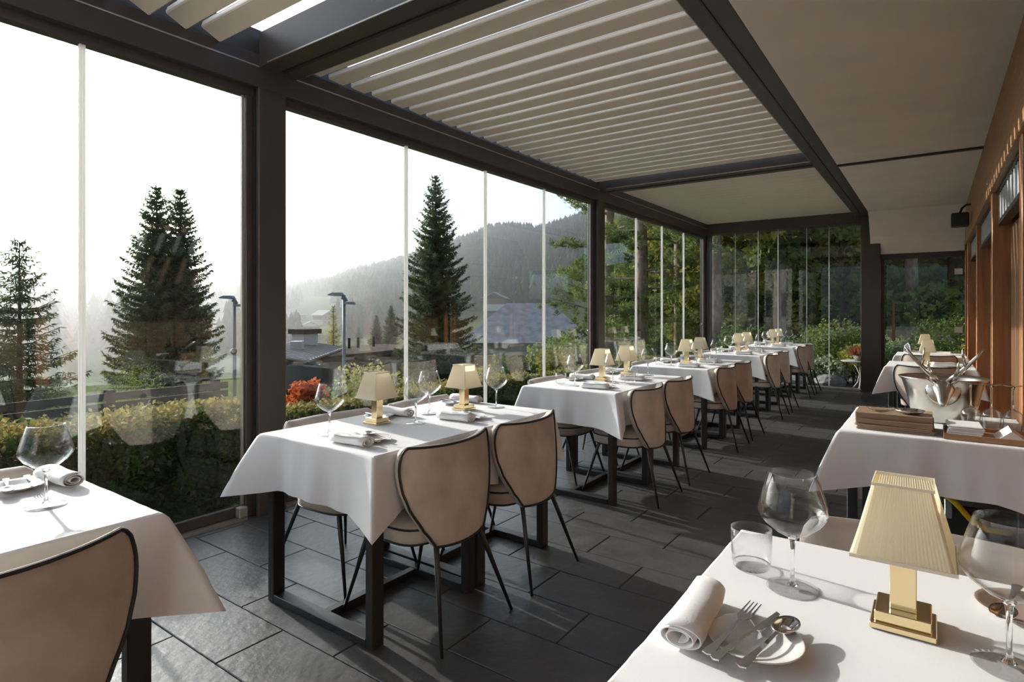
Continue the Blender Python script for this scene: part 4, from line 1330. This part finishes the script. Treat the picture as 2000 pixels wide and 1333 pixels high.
SH = [((-6.9, 6.1, -0.6), 0.85, 'leaf_y', 'yellow green shrub left of the first glass joint'), ((-6.3, 4.9, -0.5), 0.62, 'leaf', 'round green shrub below the lamp post'), ((-5.6, 6.9, -0.1), 0.42, 'leaf_y', 'yellow green shrub outside the third middle pane'),
      ((-5.5, 7.9, -0.1), 0.50, 'hedge', 'dark green shrub outside the fourth middle pane'), ((-5.7, 9.2, -0.2), 0.62, 'leaf_y', 'bright shrub behind the middle post'), ((-6.4, 10.6, -0.3), 0.8, 'leaf', 'green shrub outside the far window bay'),
      ((-5.2, 11.9, -0.1), 0.6, 'leaf', 'green shrub at outside of the corner post'), ((-9.6, 12.4, -1.8), 1.3, 'leaf_y', 'large yellow shrub on the slope before the hip roofed house'), ((-8.4, 13.6, -1.2), 1.2, 'leaf', 'large green shrub beside the yellow shrub on the slope'),
      ((-7.4, 1.5, -1.2), 1.0, 'leaf', 'green shrub behind the near hedge'), ((-26.5, 10.5, -4.3), 2.4, 'leaf', 'dark bushes at the foot of the two tall spruces'), ((-27.0, 6.0, -4.3), 2.0, 'leaf', 'rounded bush between the left spruces'), ((-22.5, 3.2, -4.3), 2.2, 'leaf', 'broad bush under the sparse left spruce'), ((-24.5, 8.0, -4.3), 1.5, 'leaf_y', 'autumn coloured bush left of the two spruces'), ((-8.6, 3.4, -1.6), 0.7, 'leaf_y', 'autumn shrub behind the near hedge')]
for i, (p, r, m, lab) in enumerate(SH):
    shrub(p, r, int(1800 + 2200 * r), 0.034, m, lab, 80 + i)
pf = [(-2.95, 12.6, 0.55, 'leaf'), (-2.35, 13.0, 0.6, 'hedge'), (-1.72, 12.35, 0.42, 'pale_leaf'), (-1.25, 12.9, 0.55, 'leaf_y'), (-0.6, 13.2, 0.7, 'leaf'), (0.1, 13.4, 0.75, 'hedge'), (0.75, 13.0, 0.7, 'leaf_y'), (-3.6, 13.4, 0.8, 'hedge'), (-1.6, 14.0, 0.9, 'leaf'), (0.5, 14.4, 1.0, 'leaf')]
pl = ['green shrub behind the first far pane', 'dark shrub behind the second far pane', 'pale flowering shrub behind the farthest chairs', 'yellow green shrub behind the garden table', 'green shrub behind the dark column', 'dark green shrub behind the glass door',
      'yellow green shrub at right behind the glass door', 'dark shrub outside the corner post', 'tall green shrub beyond the garden table', 'tall green shrub beyond the glass door']
for i, ((a, b, r, m), lab) in enumerate(zip(pf, pl)):
    shrub((a, b, -0.12), r, int(2500 + 2600 * r), 0.030, m, lab, 110 + i)

ub = shrub((0, 0, 0), 2.3, 9000, 0.075, 'leaf', 'broad bush', 140)
UB = [(1428, 23, 'first'), (1490, 25, 'second'), (1548, 23, 'third'), (1612, 25, 'fourth'), (1668, 22, 'fifth'), (1745, 24, 'sixth'), (1810, 23, 'seventh'), (1872, 22, 'eighth')]
for i, (u, Z, n_) in enumerate(UB):
    o = ub if i == 0 else copy_tree(ub)
    place(o, u, Z, rz=i * 1.9, s=0.95 + 0.1 * (i % 3))
    tag(o, 'broad green bush at the back of the garden trees, %s from the left' % n_, group='broad bushes behind the garden')

# ------------------------------------------------------------------ buildings
def box_part(parent, name, m, *a, bev=0.0):
    return MB().box(*a, bev=bev).build(name, M[m], parent)
# slatted dark fence behind the hedge
sb = thing('slatted_fence', 'dark fence of horizontal slats behind the near hedge', 'fence', (-8.5, 0.0, -1.9), 0)
for i in range(8):
    box_part(sb, 'post', 'dark_clad', -0.05, 0.05, -5.05 + i * 1.35, -4.95 + i * 1.35, -0.4, 2.2)
for i in range(17):
    box_part(sb, 'slat', 'dark_clad', 0.051, 0.085, -5.1, 4.6, 0.12 + i * 0.122, 0.215 + i * 0.122)
box_part(sb, 'sign', 'paper', 0.086, 0.092, -1.0, -0.88, 1.75, 1.90)
# seam metal roof
mr = thing('metal_roof_building', 'small building with light seamed metal roof left of lamp post', 'building', (-30.0, 21.2, -8.0), math.atan2(9.2, -8.3))
box_part(mr, 'walls', 'dark_clad', 0.35, 12.0, 0.35, 3.2, 0, 6.2)
rf = MB().prism([(-0.1, 6.28), (3.5, 6.85), (3.5, 6.98), (-0.1, 6.41)], 'x', 0.0, 12.4).build('roof', M['metal_roof'], mr)
for i in range(17):
    x = 0.25 + i * 0.74
    MB().tube([(x, -0.08, 6.43), (x, 3.48, 7.0)], 0.03, 4).build('seam', M['pole'], rf)
box_part(mr, 'chimney', 'house_wall', 5.2, 6.1, 1.6, 2.3, 6.6, 7.25)
# flat gravel roof with chimney
fr = thing('flat_roof_building', 'building with brown flat roof and white chimney', 'building', (-40, 27, -8.0), R(10))
box_part(fr, 'walls', 'house_wood', 0.4, 6, -2.6, 10, 0, 5.9)
box_part(fr, 'roof', 'brown_roof', 0.0, 6.5, -3.0, 10.5, 5.91, 6.25)
ch = box_part(fr, 'chimney', 'house_wall', 0.9, 2.1, -1.0, 0.4, 6.25, 7.6)
box_part(fr, 'chimney_cap', 'dark_clad', 0.7, 2.3, -1.2, 0.6, 7.6, 7.95)
for i, y in enumerate((4.0, 5.1, 7.1)):
    MB().tube([(2, y, 6.24), (2, y, 7.1)], 0.11, 8).build('vent_pipe', M['dark_clad'], fr)
for i in range(3):
    box_part(fr, 'window', 'win_dark', 6.0, 6.03, -1.4 + i * 3.8, 0.2 + i * 3.8, 2.6, 4.1)
# hip roofed house
hp = thing('hip_roof_house', 'house with big grey hipped roof right of centre', 'house', (-33, 49, -6.0), R(32))
box_part(hp, 'walls', 'house_wall', -5.2, 5.2, -4.5, 4.5, 0, 4.4)
box_part(hp, 'balcony', 'house_wood', -5.4, 5.4, -5.6, -4.51, 2.2, 3.2)
MB().rings([[(-6.4, -5.9, 4.41), (6.4, -5.9, 4.41), (6.4, 5.9, 4.41), (-6.4, 5.9, 4.41)], [(-2.2, -0.2, 8.1), (2.2, -0.2, 8.1), (2.2, 0.2, 8.1), (-2.2, 0.2, 8.1)]], cap=True).build('roof', M['grey_roof'], hp)
for i in range(4):
    box_part(hp, 'window', 'win_dark', -4.2 + i * 2.4, -3.0 + i * 2.4, -4.53, -4.50, 0.9, 2.1)
# village houses on the hill foot
hv = thing('chalet', 'village chalet', 'house')
box_part(hv, 'walls', 'house_wall', -4.5, 4.5, -3.8, 3.8, 0, 2.8)
box_part(hv, 'upper_walls', 'house_wood', -4.55, 4.55, -3.85, 3.85, 2.81, 5.2)
MB().prism([(-5.4, 5.0), (0, 7.6), (5.4, 5.0), (5.4, 5.25), (0, 7.9), (-5.4, 5.25)], 'y', -4.8, 4.8).build('roof', M['grey_roof'], hv)
for i in range(3):
    box_part(hv, 'window', 'win_dark', -3.4 + i * 2.6, -2.2 + i * 2.6, -3.89, -3.86, 3.3, 4.5)
    box_part(hv, 'window', 'win_dark', -3.4 + i * 2.6, -2.2 + i * 2.6, -3.84, -3.81, 0.9, 2.1)
hprot = Proto(hv)
HV = [(582, 330), (606, 260), (634, 300), (660, 340), (950, 300), (968, 235), (988, 190), (1004, 260), (1016, 150), (1046, 350)]
for i, (u, Z) in enumerate(HV):
    p = at(u, Z)
    n_ = NTH[i] if i < 9 else 'rightmost'
    hprot.put(('village chalet with grey gable roof, %s from the left' if 0 < i < 9 else '%s village chalet with grey gable roof') % n_, (p.x, p.y, float(ground_z(p.x, p.y)) - 0.3), R(20 + 37 * i), 'village chalets', 0.75 + 0.1 * (i % 3))
# lamp posts
def lamp_post(u, vtop, Z, label):
    p = at(u, Z); gz = float(ground_z(p.x, p.y))
    ztop = EYE + (HZ - vtop) / F_PX * Z - gz
    t = thing('lamp_post', label, 'lamp post', (p.x, p.y, gz), YAW)
    MB().tube([(0, 0, 0), (0, 0, ztop * 0.5), (0, 0, ztop - 0.1)], [0.085, 0.075, 0.06], 10).build('pole', M['pole'], t)
    MB().tube([(-0.10, 0, ztop - 0.25), (0, 0, ztop - 0.12), (0.12, 0, ztop - 0.35)], 0.05, 8).build('bracket', M['pole'], t)
    for dx, dz, s in ((-0.33, 0.0, 1.0), (0.22, -0.36, 0.75)):
        MB().prism([(-0.30 * s, -0.02 * s), (-0.10 * s, 0.06 * s), (0.24 * s, 0.06 * s), (0.30 * s, -0.04 * s), (0.28 * s, -0.10 * s), (-0.28 * s, -0.06 * s)], 'y', -0.16 * s, 0.16 * s).build('lamp_head', M['pole'], t, (dx, 0, ztop + dz - 0.06))
    return t
lamp_post(672, 572, 24, 'grey street lamp with two heads behind the middle bay')
lamp_post(458, 578, 26, 'grey street lamp seen beside the near post')

# ------------------------------------------------------------------ garden just outside the far glass
gt = thing('garden_table', 'low round garden table with curled white iron legs', 'table', (-1.02, 11.85, -0.10))
MB().lathe([(0.001, 0.515), (0.30, 0.515), (0.312, 0.522), (0.31, 0.534), (0.001, 0.536)], 36).build('tabletop', M['stone'], gt)
for k in range(3):
    a = k * 2 * PI / 3 + 0.4
    MB().tube([(math.cos(a) * r, math.sin(a) * r, z) for r, z in ((0.20, 0.512), (0.10, 0.42), (0.035, 0.30), (0.07, 0.16), (0.16, 0.05), (0.22, 0.0))], 0.011, 7).build('leg', M['iron'], gt)
rng = np.random.default_rng(5)
pp = thing('potted_plant', 'reddish heather in a low pot on the garden table', 'plant', (-1.02, 11.85, 0.437))
MB().lathe([(0.001, 0.0), (0.10, 0.0), (0.13, 0.09), (0.12, 0.092), (0.10, 0.02), (0.001, 0.018)], 24).build('pot', M['stone'], pp)
n = 900
P = np.stack([rng.normal(size=n) * 0.06, rng.normal(size=n) * 0.06, rng.uniform(0.05, 0.10, n)], 1)
D = P * np.array([4, 4, 0]) + rng.normal(size=(n, 3)) * 0.25 + np.array([0, 0, 1.0])
V, F = blades(P, D, rng.uniform(0.10, 0.22, n), 0.005)
link_mesh('foliage', np_mesh('foliage', V, F), leafmat('heather', (0.16, 0.05, 0.03), (0.30, 0.11, 0.06), scale=10), pp)
gc = thing('garden_chair', 'white iron garden chair beside the garden table', 'chair', (-0.55, 12.05, -0.10), R(200))
MB().lathe([(0.001, 0.40), (0.19, 0.40), (0.20, 0.41), (0.19, 0.425), (0.001, 0.42)], 28).build('seat', M['iron'], gc)
for sx in (-1, 1):
    for sy in (-1, 1):
        MB().tube([(sx * 0.13, sy * 0.13, 0.40), (sx * 0.15, sy * 0.15, 0.2), (sx * 0.18, sy * 0.18, 0.0)], 0.010, 7).build('leg', M['iron'], gc)
MB().tube([(-0.17, -0.14, 0.41), (-0.20, -0.16, 0.65), (-0.20, -0.12, 0.80), (-0.21, 0.0, 0.85), (-0.20, 0.12, 0.80), (-0.20, 0.16, 0.65), (-0.17, 0.14, 0.41)], 0.010, 7).build('back_frame', M['iron'], gc)
for k in (-1, 0, 1):
    MB().tube([(-0.175, 0.05 * k, 0.42), (-0.20, 0.08 * k, 0.6), (-0.205, 0.03 * k, 0.72), (-0.208, 0.07 * k, 0.83)], 0.006, 6).build('back_scroll', M['iron'], gc)
random.seed(9)
for i, (x_, y_, s) in enumerate(((-2.1, 12.0, 0.20), (-1.55, 12.15, 0.24), (-0.7, 12.5, 0.26), (0.25, 12.4, 0.3), (0.62, 11.85, 0.18), (-2.7, 12.1, 0.2))):
    mb = MB()
    rings = []
    for q_ in range(9):
        ph = -PI / 2 + PI * q_ / 8
        rings.append([(math.cos(ph) * math.cos(a) * s * (1 + 0.22 * noise.noise(Vector((a, ph * 2, i * 3.1)))) * 1.3 + 0.0005, math.cos(ph) * math.sin(a) * s * (1 + 0.2 * noise.noise(Vector((a * 1.3, ph, i * 2.1)))), math.sin(ph) * s * 0.62 + s * 0.5) for a in [2 * PI * k / 14 for k in range(14)]])
    mb.rings(rings, cap=True, smooth=False)
    o = mb.build('boulder', M['stone'], None, (x_, y_, -0.12), (0, 0, i))
    tag(o, ['grey boulder outside the second far pane', 'grey boulder beside the garden table', 'grey boulder behind the garden chair', 'large grey boulder outside the glass door', 'small grey boulder at right outside the glass door', 'grey boulder outside the first far pane'][i], 'boulder', 'boulders in the garden')

# ------------------------------------------------------------------ valley haze
hz = MB().box(-2300, -45, -1400, 2100, -60, 110).build('valley_haze', None)
hm = bpy.data.materials.new('haze'); hm.use_nodes = True
hn = hm.node_tree; hn.nodes.clear()
ho = hn.nodes.new('ShaderNodeOutputMaterial')
vs = hn.nodes.new('ShaderNodeVolumeScatter')
vs.inputs['Color'].default_value = (0.96, 0.97, 1.0, 1)
vs.inputs['Density'].default_value = 0.0011
vs.inputs['Anisotropy'].default_value = 0.75
hn.links.new(vs.outputs[0], ho.inputs['Volume'])
hz.data.materials.append(hm)
tag(hz, 'pale sunlit haze lying over the valley', 'haze', kind='stuff')
